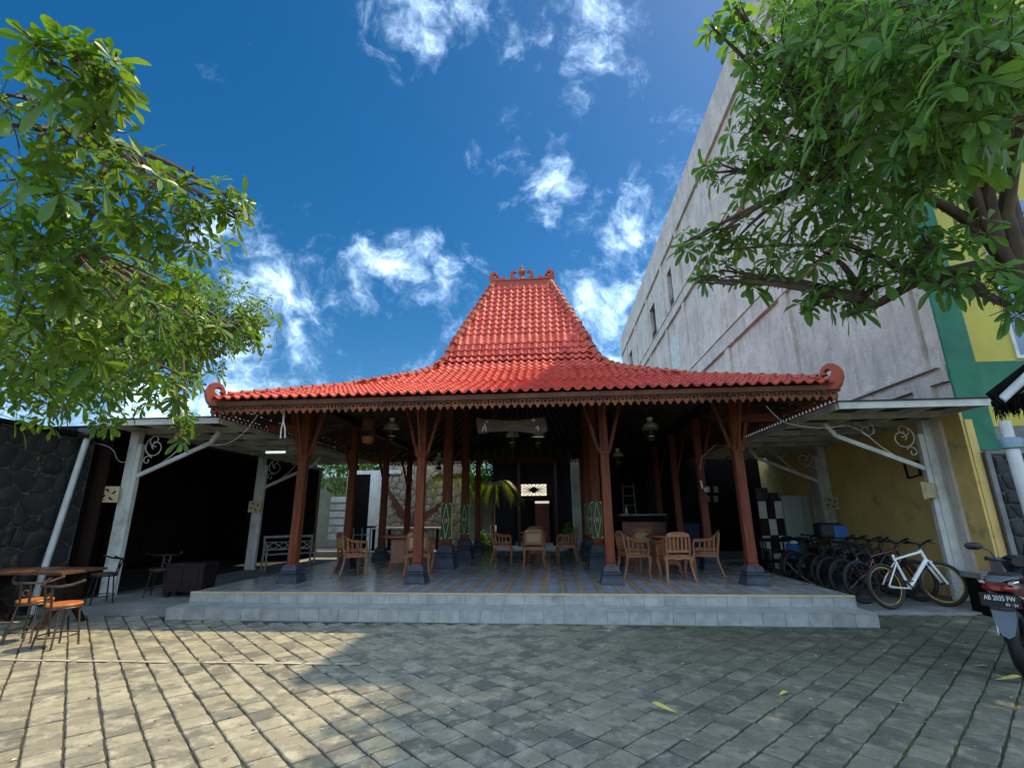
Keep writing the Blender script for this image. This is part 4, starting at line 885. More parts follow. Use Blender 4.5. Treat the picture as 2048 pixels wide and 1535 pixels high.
for (xa, ya, xb2, yb) in ((1009, 842, 1009, 847), (1009, 842, 1013, 842), (1013, 842, 1013, 846), (1015, 843.5, 1024, 845), (1026, 843, 1026, 852), (1026, 843, 1032, 843), (1032, 843, 1032, 852), (1035, 846, 1035, 852), (1035, 846, 1038, 849), (1038, 849, 1041, 845), (1041, 845, 1042, 852), (1044, 850, 1048, 843), (1052, 844, 1058, 847)):
    p_, q_ = at(xa, ya, SY-.004), at(xb2, yb, SY-.004); b.beam(p_, q_, .012, .012, up=(0, 1, 0))
put('carved_letters', b, carv, sn)
b = MB()
for pts in (((972, 842, 976, 844),), ((966, 853, 971, 851), (971, 851, 972, 862), (967, 853, 965, 862), (970, 846, 970, 851)), ((1066, 838, 1070, 841), (1064, 840, 1069, 841)), ((1074, 851, 1078, 858), (1071, 856, 1077, 853), (1076, 858, 1077, 861))):
    for (xa, ya, xb2, yb) in pts: b.beam(at(xa, ya, SY-.006), at(xb2, yb, SY-.006), .022, .014, up=(0, 1, 0))
put('inlay_figures', b, cw, sn)
for px_ in (986, 1054): q = at(px_, 840, SY+.025); put('cord', MB().tube([q, q+Vector((0, 0, .62))], .007, 5), rafterm, sn)
# cables and small hung things
def cable(label, pts, r=.006, m=None): return tag(put('cable', MB().tube([Vector(p) for p in pts], r, 5), m or pvcm), label, 'cable')
cable('thin white cable drooping from the left fascia to the left canopy', arc(at(516, 828, 7.9), at(470, 905, 8.4), at(408, 886, 8.6), 10))
cable('thin white cable drooping from the right fascia onto the right canopy', arc(at(1533, 812, 7.9), at(1560, 845, 8.2), at(1583, 848, 8.4), 6)+arc(at(1584, 848, 8.4), at(1640, 862, 8.5), at(1690, 850, 8.6), 6))
cable('thin pale cable looping from the stone wall to the left column', arc(at(190, 886, 8.3), at(228, 890, 8.4), at(232, 912, 8.5), 6)+arc(at(233, 915, 8.5), at(240, 930, 8.6), at(258, 920, 8.7), 5))
cable('pale cable running up the right side post to the canopy', [at(1400, 940, 11.2), at(1403, 915, 11.2), at(1430, 890, 11.1), at(1470, 891, 9.4)], .007)
rb = at(565, 845, 8.0); rbn = MB(); rbn.tube([at(567, 822, 8), at(566, 842, 8), at(562, 860, 8), at(561, 876, 8)], .012, 5, flat=.3); rbn.tube([at(569, 822, 8), at(567, 842, 8), at(570, 858, 8), at(570, 875, 8)], .012, 5, flat=.3)
tag(put('plastic_ribbon', rbn, whitepaint), 'white plastic ribbon tied under the left fascia', 'ribbon')
tl_ = thing('daylight_strip', 'short glowing strip added under the left canopy in place of daylight', 'lamp', (-7.1, 11.9, 3.1)); q = at(551, 904, 11.9)  # added glowing strip, stands for daylight coming through the canopy sheet
put('strip_back', MB().box(q.x-.28, q.x+.28, 11.86, 11.96, q.z+.03, q.z+.07), whitepaint, tl_); put('tube', MB().tube([(q.x-.26, 11.9, q.z), (q.x+.26, 11.9, q.z)], .028, 8), (lambda t: (t.set(t.b.inputs['Emission Color'], (.75, .95, 1)), t.set(t.b.inputs['Emission Strength'], .45), t.done((.8, .85, .85), .4))[-1])(NT('daylight_glow')), tl_)  # emission put in for daylight, the tube is only its shape
dp = thing('downpipe', 'white plastic downpipe leaning against the left stone wall', 'pipe', (-8.45, 7.7, 0)); put('pipe', MB().tube([(-8.44, 7.96, 2.93), (-8.44, 7.70, .35), (-8.44, 7.69, .0)], .05, 12), pvcm, dp, smooth=True); put('collar', MB().box(-8.55, -8.36, 7.86, 8.06, 2.88, 3.06), blackplastic, dp)
# ---------------------------------------------------------------- carved eagle on the garden wall
eg = thing('eagle_carving', 'dark red carved eagle with raised wings on the flagstone wall', 'sculpture', at(832, 1052, 18.3)); em = mat('carved_red_wood', (.12, .04, .028), (.07, .025, .018), 9, .5, .4, 40); c = at(828, 1038, 18.3)
for sx, ex, ez in ((-1, -1.05, 1.15), (1, 1.1, .62)):
    pts = [(0, 0), (sx*.25, .16), (ex*.62, ez*.55), (ex, ez)]; low = [(ex*.98, ez*.78), (ex*.80, ez*.52), (ex*.82, ez*.38), (ex*.62, ez*.22), (ex*.60, ez*.06), (ex*.36, -.06), (ex*.30, -.2), (0, -.22)]
    lp = pts+low; put('wing', MB().prism(lp if sx < 0 else lp[::-1], .10, frame(c+Vector((0, .05*sx, .05)), (1, 0, 0), (0, 0, 1), (0, -1, 0))), em, eg)
put('body', MB().tube([c+Vector((.02, 0, .30)), c+Vector((0, -.06, .12)), c+Vector((.0, -.05, -.2)), c+Vector((-.12, 0, -.5))], [.06, .12, .15, .05], 8), em, eg, smooth=True); put('perch', MB().lathe([(.35, -1.15), (.30, -.75), (.12, -.5), (.08, -.3)], 9, c), em, eg)
wt_ = thing('garden_counter', 'long pale topped counter in front of the flagstone wall', 'counter', (-5.2, 17.6, .28)); xa, xb = at(742, 1056, 17.5).x, at(880, 1056, 17.5).x; zt = at(800, 1054, 17.5).z
put('top', MB().box(xa, xb, 17.4, 17.9, zt-.05, zt), whitepaint, wt_)
for i in range(5): x = xa+.1+(xb-xa-.2)*i/4; put('leg', MB().box(x-.04, x+.04, 17.5, 17.6, .28, zt-.052), blackwood, wt_)
rk = thing('metal_rack', 'pale metal frame table behind the left seating group', 'rack', (-5.5, 15.2, ZP)); xa, xb = at(706, 1075, 15).x, at(740, 1075, 15).x
for x in (xa, (xa+xb)/2, xb): put('upright', MB().box(x-.015, x+.015, 15, 15.03, ZP, 1.12), lm, rk)
put('shelf', MB().box(xa-.04, xb+.04, 14.9, 15.4, 1.122, 1.17), blackwood, rk); put('rail', MB().box(xa, xb, 15.032, 15.05, .38, .41).box(xa, xb, 15.032, 15.05, .9, .93), lm, rk)
# ---------------------------------------------------------------- bicycles
def make_bike(label, fm, saddle=True, turn=0):
    b = thing('bicycle', label, 'bicycle', group='mountain bikes parked along the mustard wall'); P = lambda n, mb, m, **k: put(n, mb, m, b, world=False, **k)
    W = .335
    def wheel(x, rot=0):
        m = Matrix.Translation((x, 0, W)) @ Matrix.Rotation(rot, 4, 'Z')
        t = P('wheel', MB().ring(W-.026, .027, n=32, k=8, m=m), blackm, smooth=True)
        r_ = link('rim', MB().ring(W-.062, .010, n=32, k=6, m=m).mesh('rim', RIMM), t, world=False)
        s = MB()
        for i in range(18): a = i*2*math.pi/18; s.tube([m @ Vector((.02*math.cos(a+.6), (.02 if i % 2 else -.02), .02*math.sin(a+.6))), m @ Vector(((W-.066)*math.cos(a), 0, (W-.066)*math.sin(a)))], .0014, 3)
        link('spokes', s.mesh('spokes', steelm), t, world=False); link('hub', MB().lathe([(.022, -.05), (.022, .05)], 8, m=m @ Matrix.Rotation(math.pi/2, 4, 'X')).mesh('hub', steelm), t, world=False)
    wheel(0); wheel(1.08, turn)
    bb = (.43, 0, .295); stp = (.305, 0, .72); ht = (.86, 0, .83); hb = (.905, 0, .70)
    P('down_tube', MB().tube([bb, hb], [.030, .034], 10), fm, smooth=True); P('top_tube', MB().tube([stp, ht], [.020, .026], 10), fm, smooth=True); P('seat_tube', MB().tube([bb, (.295, 0, .76)], .021, 10), fm, smooth=True); P('head_tube', MB().tube([(.848, 0, .865), (.912, 0, .68)], .027, 10), fm, smooth=True)
    for sy in (-1, 1):
        P('seat_stay', MB().tube([(.32, sy*.02, .68), (.12, sy*.055, .48), (0, sy*.06, W)], .011, 8), fm, smooth=True); P('chain_stay', MB().tube([(.41, sy*.035, .29), (.2, sy*.055, .30), (0, sy*.06, W)], .012, 8), fm, smooth=True)
        m = Matrix.Translation((.93, 0, 0)) @ Matrix.Rotation(turn*.6, 4, 'Z') @ Matrix.Translation((-.93, 0, 0)); P('fork_leg', MB().tube([m @ Vector((.925, sy*.062, .66)), m @ Vector((1.08, sy*.06, W))], [.021, .018], 8), fm, smooth=True)
    P('fork_crown', MB().tube([(.92, -.07, .665), (.918, 0, .69), (.92, .07, .665)], .022, 8), fm)
    if saddle:
        P('seat_post', MB().tube([(.297, 0, .75), (.265, 0, .90)], .014, 8), steelm); P('saddle', MB().lathe([(.01, 0), (.06, .01), (.07, .03), (.04, .05), (.01, .055)], 12, m=Matrix.Translation((.27, 0, .89)) @ Matrix.Diagonal((2.0, 1.0, 1, 1))), blackm, smooth=True)
    else: P('seat_clamp', MB().lathe([(.026, 0), (.026, .03)], 10, (.293, 0, .755)).tube([(.285, -.02, .77), (.25, -.05, .78)], .008, 6), chromem)
    m = Matrix.Translation((.86, 0, 0)) @ Matrix.Rotation(turn*.6, 4, 'Z') @ Matrix.Translation((-.86, 0, 0))
    P('stem', MB().tube([(.845, 0, .87), m @ Vector((.90, 0, .93))], .018, 8), blackm); P('handlebar', MB().tube([m @ Vector(q) for q in ((.86, -.34, .985), (.89, -.14, .97), (.90, -.04, .935), (.90, .04, .935), (.89, .14, .97), (.86, .34, .985))], .014, 8), blackplastic, smooth=True)
    for sy in (-1, 1): P('grip', MB().tube([m @ Vector((.868, sy*.23, .979)), m @ Vector((.856, sy*.355, .987))], .020, 8), blackm); P('brake_lever', MB().tube([m @ Vector((.89, sy*.19, .965)), m @ Vector((.95, sy*.26, .93))], .007, 5), steelm)
    P('brake_cable', MB().tube([m @ Vector((.88, .20, .965)), m @ Vector((.98, .08, .98)), (.95, .03, .84), (.93, .03, .70)], .0035, 5).tube([m @ Vector((.88, -.20, .965)), m @ Vector((.99, -.05, .99)), (.90, -.02, .86), (.6, -.02, .80), (.32, -.02, .74)], .0035, 5), blackm)
    P('chainring', MB().ring(.085, .006, (.43, .05, .295), n=20, k=5).ring(.05, .004, (.43, .05, .295), n=16, k=4), steelm); P('crank', MB().beam((.43, .06, .295), (.55, .075, .20), .018, .02), steelm); P('crank', MB().beam((.43, -.06, .295), (.31, -.075, .39), .018, .02), steelm)
    P('pedal', MB().box(.51, .60, .085, .17, .185, .205), blackplastic); P('pedal', MB().box(.27, .36, -.17, -.085, .385, .405), blackplastic); return b
RIMM = mat('rim_dark', (.03, .03, .03), (.02, .02, .02), 5, .4, metal=.5); rimY = mat('rim_yellow', (.55, .38, .02), (.45, .3, .02), 5, .4)
whitef = mat('white_frame_paint', (.80, .80, .76), (.72, .72, .68), 3, .25, coat=.4); tmp = RIMM
RIMM = mat('rim_worn_yellow', (.03, .03, .03), (.55, .36, .03), 4, .4)
wb = make_bike('white framed mountain bike without saddle, nearest in the row', whitef, False, R(-28)); RIMM = tmp
m_ = Matrix.Translation((5.17, 8.50, .037)) @ Matrix.Rotation(R(15), 4, 'Z') @ Matrix.Rotation(R(-7), 4, 'X'); wb.matrix_basis = m_
names = ['red', 'black', 'dark green', 'navy', 'grey', 'maroon', 'black and yellow', 'dark blue']
cols = [(.16, .012, .012), (.012, .012, .013), (.012, .035, .018), (.01, .015, .06), (.08, .08, .085), (.09, .012, .02), (.18, .13, .01), (.01, .03, .09)]
ordn = ['second', 'third', 'fourth', 'fifth', 'sixth', 'seventh', 'eighth', 'ninth']
for i in range(8):
    fm = mat(names[i].replace(' ', '_')+'_frame', tuple(q*.5 for q in cols[i]), None, 4, .3, coat=.3)
    bk = make_bike(f'dark {names[i]} mountain bike, {ordn[i]} in the row counted from the white one'.replace('dark dark', 'dark'), fm, True, R(random.uniform(-25, 15)))
    bk.matrix_basis = Matrix.Translation((5.05+random.uniform(-.10, .10), 8.98+i*.40, .037)) @ Matrix.Rotation(R(14+random.uniform(-4, 6)), 4, 'Z') @ Matrix.Rotation(R(-6+random.uniform(-2, 2)), 4, 'X')
tag(put('cable_lock', MB().tube(arc((4.75, 10.9, .5), (4.9, 10.2, -.02), (5.05, 9.4, .18), 8)+arc((5.06, 9.38, .18), (5.15, 8.9, .62), (5.32, 8.62, .62), 8)[1:], .012, 6), concm), 'grey cable lock looped through the bicycle wheels', 'lock')
dbg = thing('delivery_bag', 'black padded bag with a blue front resting on the bicycles', 'bag', (5.75, 10.9, 1.0)); bev(put('body', MB().box(5.45, 5.95, 10.75, 11.1, .96, 1.28), blackm, dbg), .08, 4); put('blue_front', MB().box(5.70, 5.96, 10.735, 10.749, .99, 1.22), blue, dbg)
# ---------------------------------------------------------------- motorcycle at the right edge
def text_mesh(s, size, m, ext=.002):
    cu = bpy.data.curves.new('t', 'FONT'); cu.body = s; cu.size = size; cu.extrude = ext; cu.align_x = 'CENTER'; cu.resolution_u = 2; o = bpy.data.objects.new('t', cu); COL.objects.link(o)
    me = bpy.data.meshes.new_from_object(o.evaluated_get(bpy.context.evaluated_depsgraph_get())); bpy.data.objects.remove(o); me.materials.append(m) if not me.materials else None
    if me.materials: me.materials[0] = m
    return me
hd = R(-48); PP_ = CAM+ray(2002, 1207)*4.45; off = Matrix.Rotation(hd, 4, 'Z') @ Vector((0, -.36, .70))
mroot = PP_-off; mroot.z = 0
mo = thing('motorcycle', 'dark parked motorcycle with a red tail light and black number plate', 'motorcycle', mroot, hd)
P = lambda n, b, m, **k: put(n, b, m, mo, world=False, **k)
navy = mat('dark_gloss_paint', (.012, .014, .022), (.008, .01, .016), 3, .18, coat=.8); gflap = mat('grey_flap', (.12, .16, .20), (.09, .12, .15), 6, .5); redl = mat('red_lens', (.40, .010, .016), (.22, .006, .01), 8, .12, coat=1); redb = mat('dark_red_fairing', (.12, .008, .012), (.07, .006, .01), 5, .2, coat=.7)
def loft(secs, n=14):
    b = MB(); rows = []
    for (y, cx_, cz, rw2, rh2) in secs: rows.append([(cx_+math.copysign(abs(math.cos(a))**.75, math.cos(a))*rw2, y, cz+math.copysign(abs(math.sin(a))**.75, math.sin(a))*rh2) for a in (2*math.pi*i/n for i in range(n))])
    k = b.quadgrid(rows, closed=True, flip=True); b.f.append(tuple(k+i for i in range(n))); e = k+(len(secs)-1)*n; b.f.append(tuple(e+i for i in range(n))[::-1]); return b
def mwheel(y):
    m = Matrix.Translation((0, y, .29)) @ Matrix.Rotation(math.pi/2, 4, 'Z'); t = P('wheel', MB().ring(.24, .05, n=28, k=10, m=m), blackm, smooth=True); link('rim', MB().ring(.185, .018, n=24, k=6, m=m).mesh('rim', steelm), t, world=False)
    s = MB()
    for i in range(5): a = i*2*math.pi/5; s.beam(m @ Vector((0, 0, 0)), m @ Vector((.18*math.cos(a), 0, .18*math.sin(a))), .03, .035)
    link('wheel_spokes', s.mesh('s', steelm), t, world=False)
mwheel(0); mwheel(1.24)
P('tail_body', loft([(-.34, 0, .825, .07, .030), (-.24, 0, .81, .11, .05), (-.05, 0, .77, .13, .09), (.25, 0, .69, .14, .14), (.5, 0, .62, .12, .14)]), redb, smooth=True)
P('tail_cowl', loft([(-.38, 0, .865, .06, .012), (-.22, 0, .875, .105, .018), (.05, 0, .86, .12, .02)]), gflap, smooth=True)
P('seat', loft([(-.10, 0, .87, .09, .03), (.12, 0, .865, .13, .045), (.4, 0, .80, .12, .05), (.62, 0, .78, .09, .04)]), blackm, smooth=True); P('side_panel', loft([(.35, 0, .52, .13, .16), (.7, 0, .45, .12, .16), (.95, 0, .55, .10, .2)]), navy, smooth=True)
P('tail_light', loft([(-.372, 0, .80, .055, .022), (-.33, 0, .797, .11, .036), (-.22, 0, .793, .128, .040)]), redl, smooth=True)
for sx in (-1, 1): P('indicator', loft([(-.345, sx*.10, .845, .02, .012), (-.26, sx*.118, .85, .028, .016)]), chromem, smooth=True)
plate = P('number_plate', MB().box(-.138, .138, -.366, -.360, .632, .748), blackplastic); wtx = mat('plate_white', (.85, .85, .82), (.8, .8, .78), 5, .5)
link('plate_text', text_mesh('AB 2035 FW', .060, wtx), plate, frame((0, -.3675, .690), (.68, 0, 0), (0, 0, 1), (0, -1, 0)), world=False); link('plate_text', text_mesh('03 · 24', .034, wtx), plate, frame((.075, -.3675, .648), (.85, 0, 0), (0, 0, 1), (0, -1, 0)), world=False)
P('fender', loft([(-.36, 0, .62, .09, .02), (-.30, 0, .70, .10, .03), (-.1, 0, .66, .10, .04)]), blackplastic, smooth=True); fl_ = [(-.085, .0), (.085, 0), (.075, -.12), (.045, -.23), (.0, -.26), (-.045, -.23), (-.075, -.12)]
P('mud_flap', MB().prism(fl_, .012, frame((0, -.335, .628), (1, 0, 0), (0, .18, 1), (0, -1, 0))), gflap); P('shock', MB().tube([(.12, -.02, .32), (.12, .12, .66)], .022, 8).tube([(-.12, -.02, .32), (-.12, .12, .66)], .022, 8), chromem); P('exhaust', MB().tube([(.15, .6, .25), (.17, .1, .30), (.18, -.25, .40)], [.025, .045, .05], 10), steelm, smooth=True); P('swing_arm', MB().beam((-.09, 0, .29), (-.09, .5, .32), .03, .05).beam((.09, 0, .29), (.09, .5, .32), .03, .05), steelm)
P('leg_shield', loft([(.92, 0, .55, .14, .26), (1.02, 0, .68, .15, .22), (1.10, 0, .86, .10, .10)]), navy, smooth=True); P('front_fork', MB().tube([(.07, 1.24, .29), (.07, 1.12, .75)], .022, 8).tube([(-.07, 1.24, .29), (-.07, 1.12, .75)], .022, 8), steelm); P('front_fender', loft([(1.0, 0, .56, .05, .02), (1.24, 0, .60, .06, .03), (1.45, 0, .54, .04, .02)]), navy, smooth=True)
ST = Matrix.Translation((0, 1.10, 0)) @ Matrix.Rotation(R(36), 4, 'Z') @ Matrix.Translation((0, -1.10, 0)); PS = lambda n, b, m, **k: put(n, b, m, mo, ST, world=False, **k)
PS('handlebar', MB().tube([(-.34, .98, .98), (-.2, 1.06, .96), (0, 1.10, .92), (.2, 1.06, .96), (.34, .98, .98)], .014, 8), blackplastic, smooth=True); PS('head_unit', loft([(1.02, 0, .95, .12, .05), (1.12, 0, .93, .16, .09), (1.25, 0, .87, .08, .06)]), navy, smooth=True)
for sx in (-1, 1):
    PS('grip', MB().tube([(sx*.25, 1.035, .968), (sx*.37, .965, .984)], .021, 8), blackm); PS('brake_lever', MB().tube([(sx*.22, 1.09, .96), (sx*.34, 1.05, .96)], .008, 6), chromem); PS('mirror_stem', MB().tube([(sx*.22, 1.06, .96), (sx*.28, 1.05, 1.06), (sx*.36, 1.03, 1.10)], .008, 6), blackplastic)
    PS('mirror', loft([(1.0, sx*.43, 1.11, .03, .02), (1.015, sx*.43, 1.11, .085, .042), (1.04, sx*.43, 1.11, .08, .038), (1.06, sx*.43, 1.11, .03, .02)]), blackplastic, smooth=True)
# palm-fibre eave and its pipe at the top right edge
ev = thing('thatched_eave', 'black palm-fibre eave with a white pole at the right edge', 'roof', at(2040, 800, 4.6)); b = MB(); rr = random.Random(3)
for i in range(420):
    u = rr.random()**1.4; p_ = at(1990+u*130, 800-u*12+rr.uniform(-10, 10)-(1-u)*2, 4.6+rr.uniform(-.12, .2)); L = rr.uniform(.05, .17)*(1 if u > .12 else 1.1); q_ = p_+Vector((rr.uniform(-.05, .03), rr.uniform(-.04, .02), -L)); b.tube([p_, (p_+q_)/2+Vector((rr.uniform(-.012, .012), 0, 0)), q_], [.008, .006, .002], 3)
put('fibre', b, blackwood, ev); put('eave_board', MB().beam(at(1992, 806, 4.6), at(2200, 790, 4.6), .10, .05), blackwood, ev); put('roof_slope', MB().beam(at(1988, 800, 4.62), at(2130, 690, 4.62), .16, .035, up=(0, 1, 0)), blackwood, ev); put('pole', MB().tube([at(2002, 800, 4.5), at(2120, 690, 4.5)], .035, 10), pvcm, ev, smooth=True)
rp = thing('rain_pipe', 'grey white pipe with an elbow joint at the right edge', 'pipe', at(2046, 980, 4.5)); pj = at(2021, 886, 4.5); put('pipe', MB().tube([at(2009, 842, 4.5), pj], .042, 12), pvcm, rp, smooth=True); put('pipe', MB().tube([pj, at(2050, 985, 4.5), at(2090, 1120, 4.5), Vector((at(2090, 1120, 4.5).x, 4.5, 0))], .048, 12), pvcm, rp, smooth=True); put('elbow', MB().lathe([(.05, -.05), (.075, -.04), (.08, .0), (.075, .04), (.05, .05)], 12, pj).tube([pj, at(2040, 884, 4.5)], .05, 10), mat('blue_grey_pvc', (.20, .30, .36), (.15, .24, .3), 5, .4), rp, smooth=True)
# ---------------------------------------------------------------- vegetation
def leaf(b, p, d, up, L, W, droop):
    d = d.normalized(); s = d.cross(up)
    if s.length < 1e-3: s = d.cross(Vector((1, 0, 0)))
    s.normalize(); n = s.cross(d); k = len(b.v)
    def pt(u, w, f): return p+d*(L*u)+s*(W*w)+n*(f*W)-Vector((0, 0, droop*L*u*u))
    b.v += [tuple(q) for q in (pt(0, 0, 0), pt(.38, -.62, .22), pt(.38, 0, 0), pt(.38, .62, .22), pt(.74, -1, .34), pt(.74, 0, .03), pt(.74, 1, .34), pt(.92, -.62, .22), pt(.92, .62, .22), pt(1.0, 0, 0))]
    b.f += [(k, k+2, k+1), (k, k+3, k+2), (k+1, k+2, k+5, k+4), (k+2, k+3, k+6, k+5), (k+4, k+5, k+9, k+7), (k+5, k+6, k+8, k+9)]
def tree(name, label, base, trunk, lobes, lm_, Lf, dens, seed, hubs, deep=0):
    r = random.Random(seed); t = thing(name, label, 'tree', base); tr = MB(); tr.tube(trunk[0], trunk[1], 10); br = MB(); lf = MB()
    for lo in lobes:
        if len(lo) == 4: px_, py, rp_, D = lo; D += deep*max(0, py-520)/300; c = atd(px_, py, D); rad = max(rp_-12, 12)*D/F_PX
        else: c = Vector(lo[:3]); rad = lo[3]
        h = min(hubs, key=lambda q: (Vector(q)-c).length); h = Vector(h); mid = (h+c)/2+Vector((r.uniform(-.15, .15), r.uniform(-.15, .15), .12)); br.tube(arc(h, mid, c, 7), [.05-.0055*i for i in range(8)], 6)
        for s in range(max(2, int(rad*5))):
            v = Vector((r.gauss(0, 1), r.gauss(0, 1), r.gauss(0, 1))).normalized(); br.tube(arc(c+(h-c)*.25, c+v*rad*.3, c+v*rad*.85, 4), [.018, .014, .011, .008, .005], 5)
        n = int(dens*rad*rad*(1+rad)*(1.7 if len(lo) > 4 else (.72 if lo[1] < 450 and deep else 1)))+5
        for _ in range(n):
            v = Vector((r.gauss(0, 1), r.gauss(0, 1), r.gauss(0, .85))).normalized(); q = c+v*rad*(r.random()**.45); ax = (v*.7+Vector((0, 0, .55))+Vector((r.gauss(0, .3), r.gauss(0, .3), r.gauss(0, .2)))).normalized()
            st = q-ax*r.uniform(.10, .22)-v*.05; br.tube([st, q], [.0045, .003], 3, caps=False)
            x = ax.orthogonal().normalized(); y = ax.cross(x); nl = r.randint(3, 8); a0 = r.random()*6.28; sc = r.choice((.5, .75, .9, 1.0, 1.1, 1.25))*r.uniform(.9, 1.1)
            for i in range(nl):
                a = a0+i*2*math.pi/nl+r.uniform(-.25, .25); dr = (x*math.cos(a)+y*math.sin(a)+ax*r.uniform(-.05, .55)); L = Lf*sc*r.uniform(.6, 1.15); leaf(lf, q+dr.normalized()*.012, dr, ax, L, L*r.uniform(.17, .215), r.uniform(.0, .65))
    put('trunk', tr, barkm, t, smooth=True); put('branches', br, barkm, t, smooth=True); put('crown', lf, lm_, t); return t
tree('courtyard_tree', 'leafy green tree reaching over the left stone wall', (-7.3, 4.6, 0), ([(-7.3, 4.6, -.02), (-7.25, 4.65, 1.5), (-7.0, 4.7, 2.8), (-6.7, 4.75, 3.8)], [.16, .14, .12, .09]),
    [(150, 105, 40, 5.2), (195, 150, 62, 5.2), (110, 175, 55, 5.3), (225, 135, 36, 5.1), (70, 85, 22, 5.2), (30, 250, 80, 5.6), (130, 275, 75, 5.4), (215, 225, 42, 5.2), (15, 190, 40, 5.6), (70, 370, 110, 5.7), (200, 370, 100, 5.5), (310, 360, 55, 5.6), (390, 390, 65, 5.7), (455, 395, 42, 5.7), (470, 430, 28, 5.7), (300, 430, 85, 5.7), (405, 470, 60, 5.8), (60, 500, 110, 5.9), (190, 500, 110, 5.8), (320, 530, 75, 5.9), (120, 600, 110, 6.1), (250, 620, 90, 6.3), (30, 640, 90, 6.1), (355, 640, 60, 6.6), (410, 655, 55, 6.8), (465, 665, 45, 6.9), (500, 675, 24, 6.9), (370, 690, 45, 6.8), (180, 700, 100, 6.4), (50, 740, 95, 6.3), (285, 730, 70, 6.9), (330, 770, 48, 7.3), (362, 800, 38, 7.5), (375, 835, 26, 7.6), (355, 868, 30, 7.7), (385, 760, 25, 7.4), (140, 790, 70, 6.8), (230, 790, 65, 7.0), (60, 815, 50, 6.6), (220, 830, 36, 7.2),
    (-7.2, 7.3, 4.6, .8, 0), (-6.6, 7.6, 5.4, .8, 0), (-7.6, 6.6, 4.2, .7, 0), (-6.9, 6.6, 5.0, .8, 0), (-7.9, 7.4, 4.0, .6, 0), (-6.0, 8.3, 5.3, .7, 0), (-7.1, 8.4, 4.6, .7, 0), (-7.0, 8.7, 5.2, .6, 0)],
    leafm, .175, 78, 11, [(-6.7, 4.75, 3.8), (-5.6, 4.4, 4.6), (-5.0, 4.1, 5.6), (-6.6, 6.2, 3.9), (-6.3, 7.2, 4.4)], deep=1.8)
tree('courtyard_tree', 'large dense tree hanging over the right side in front of the concrete building', (5.2, 4.35, 0), ([(5.2, 4.35, -.02), (5.1, 4.4, 1.6), (4.9, 4.5, 3.0), (4.7, 4.6, 3.9)], [.17, .15, .13, .10]),
    [(1425, 55, 24, 6.4), (1470, 15, 24, 6.4), (1480, 70, 42, 6.4), (1545, 80, 62, 6.3), (1630, 50, 80, 6.0), (1560, 165, 75, 6.3), (1650, 150, 100, 6.0), (1760, 60, 110, 5.6), (1900, 40, 120, 5.2), (2010, 90, 120, 5.0), (1760, 190, 110, 5.7), (1880, 180, 110, 5.4), (2000, 220, 80, 5.2), (1500, 255, 55, 6.5), (1580, 270, 85, 6.4), (1690, 290, 100, 6.1), (1800, 310, 90, 5.8), (1430, 345, 42, 6.6), (1500, 350, 60, 6.6), (1590, 380, 85, 6.5), (1700, 400, 85, 6.3), (1810, 400, 75, 6.1), (1370, 485, 30, 6.8), (1420, 480, 42, 6.8), (1480, 470, 55, 6.8), (1440, 540, 38, 6.8), (1500, 550, 40, 6.8), (1400, 560, 26, 6.8), (1560, 480, 60, 6.7), (1640, 500, 65, 6.6), (1740, 500, 60, 6.5), (1560, 560, 40, 6.8), (1610, 610, 34, 6.7), (1660, 575, 50, 6.6), (1760, 570, 48, 6.5), (1710, 625, 28, 6.5), (1810, 540, 45, 6.3), (1860, 480, 50, 6.2), (1900, 550, 40, 6.2), (1960, 560, 40, 6.1), (2000, 600, 42, 6.0), (2040, 620, 32, 6.0), (1950, 460, 35, 6.2), (1840, 340, 70, 5.8), (1930, 320, 60, 5.7),
    (5.5, 6.4, 11.3, 1.0, 0), (5.4, 5.5, 10.6, .95, 0), (5.1, 7.5, 11.7, .7, 0), (5.6, 6.4, 10.4, 1.0, 0), (5.7, 7.2, 11.4, .8, 0), (5.5, 5.4, 10.0, 1.0, 0), (5.0, 6.2, 8.4, .8, 0), (5.9, 5.6, 8.6, 1.0, 0), (6.0, 6.6, 8.6, .9, 0), (5.3, 5.3, 6.6, .8, 0), (6.2, 4.8, 6.6, 1.0, 0), (6.2, 5.7, 6.8, .8, 0), (5.6, 4.3, 7.9, 1.0, 0), (4.6, 4.7, 8.4, .9, 0), (6.3, 3.8, 6.2, 1.1, 0), (6.3, 2.8, 6.0, 1.0, 0), (4.8, 3.6, 8.2, 1.0, 0), (4.5, 4.2, 8.8, .8, 0), (5.3, 6.9, 8.4, .8, 0), (6.2, 6.9, 8.2, .8, 0), (6.3, 6.5, 6.7, .8, 0), (6.4, 5.9, 4.8, .6, 0), (6.4, 6.9, 7.4, .7, 0), (5.8, 7.5, 9.7, .8, 0), (5.1, 7.5, 10.4, .7, 0), (6.3, 7.6, 10.6, .7, 0)],
    leafm2, .175, 84, 23, [(4.7, 4.6, 3.9), tuple(atd(1960, 480, 6.6)), tuple(atd(1900, 330, 6.4)), tuple(atd(1700, 330, 6.5)), tuple(atd(1720, 600, 6.5)), tuple(atd(1850, 560, 6.5))])
t_ = bpy.data.objects[[o.name for o in bpy.data.objects if o.name.startswith('courtyard_tree')][-1]]
lb = MB()
def limb(pts, r0, r1): P_ = [atd(*p_) for p_ in pts]; lb.tube(P_, [r0+(r1-r0)*i/(len(P_)-1) for i in range(len(P_))], 9)
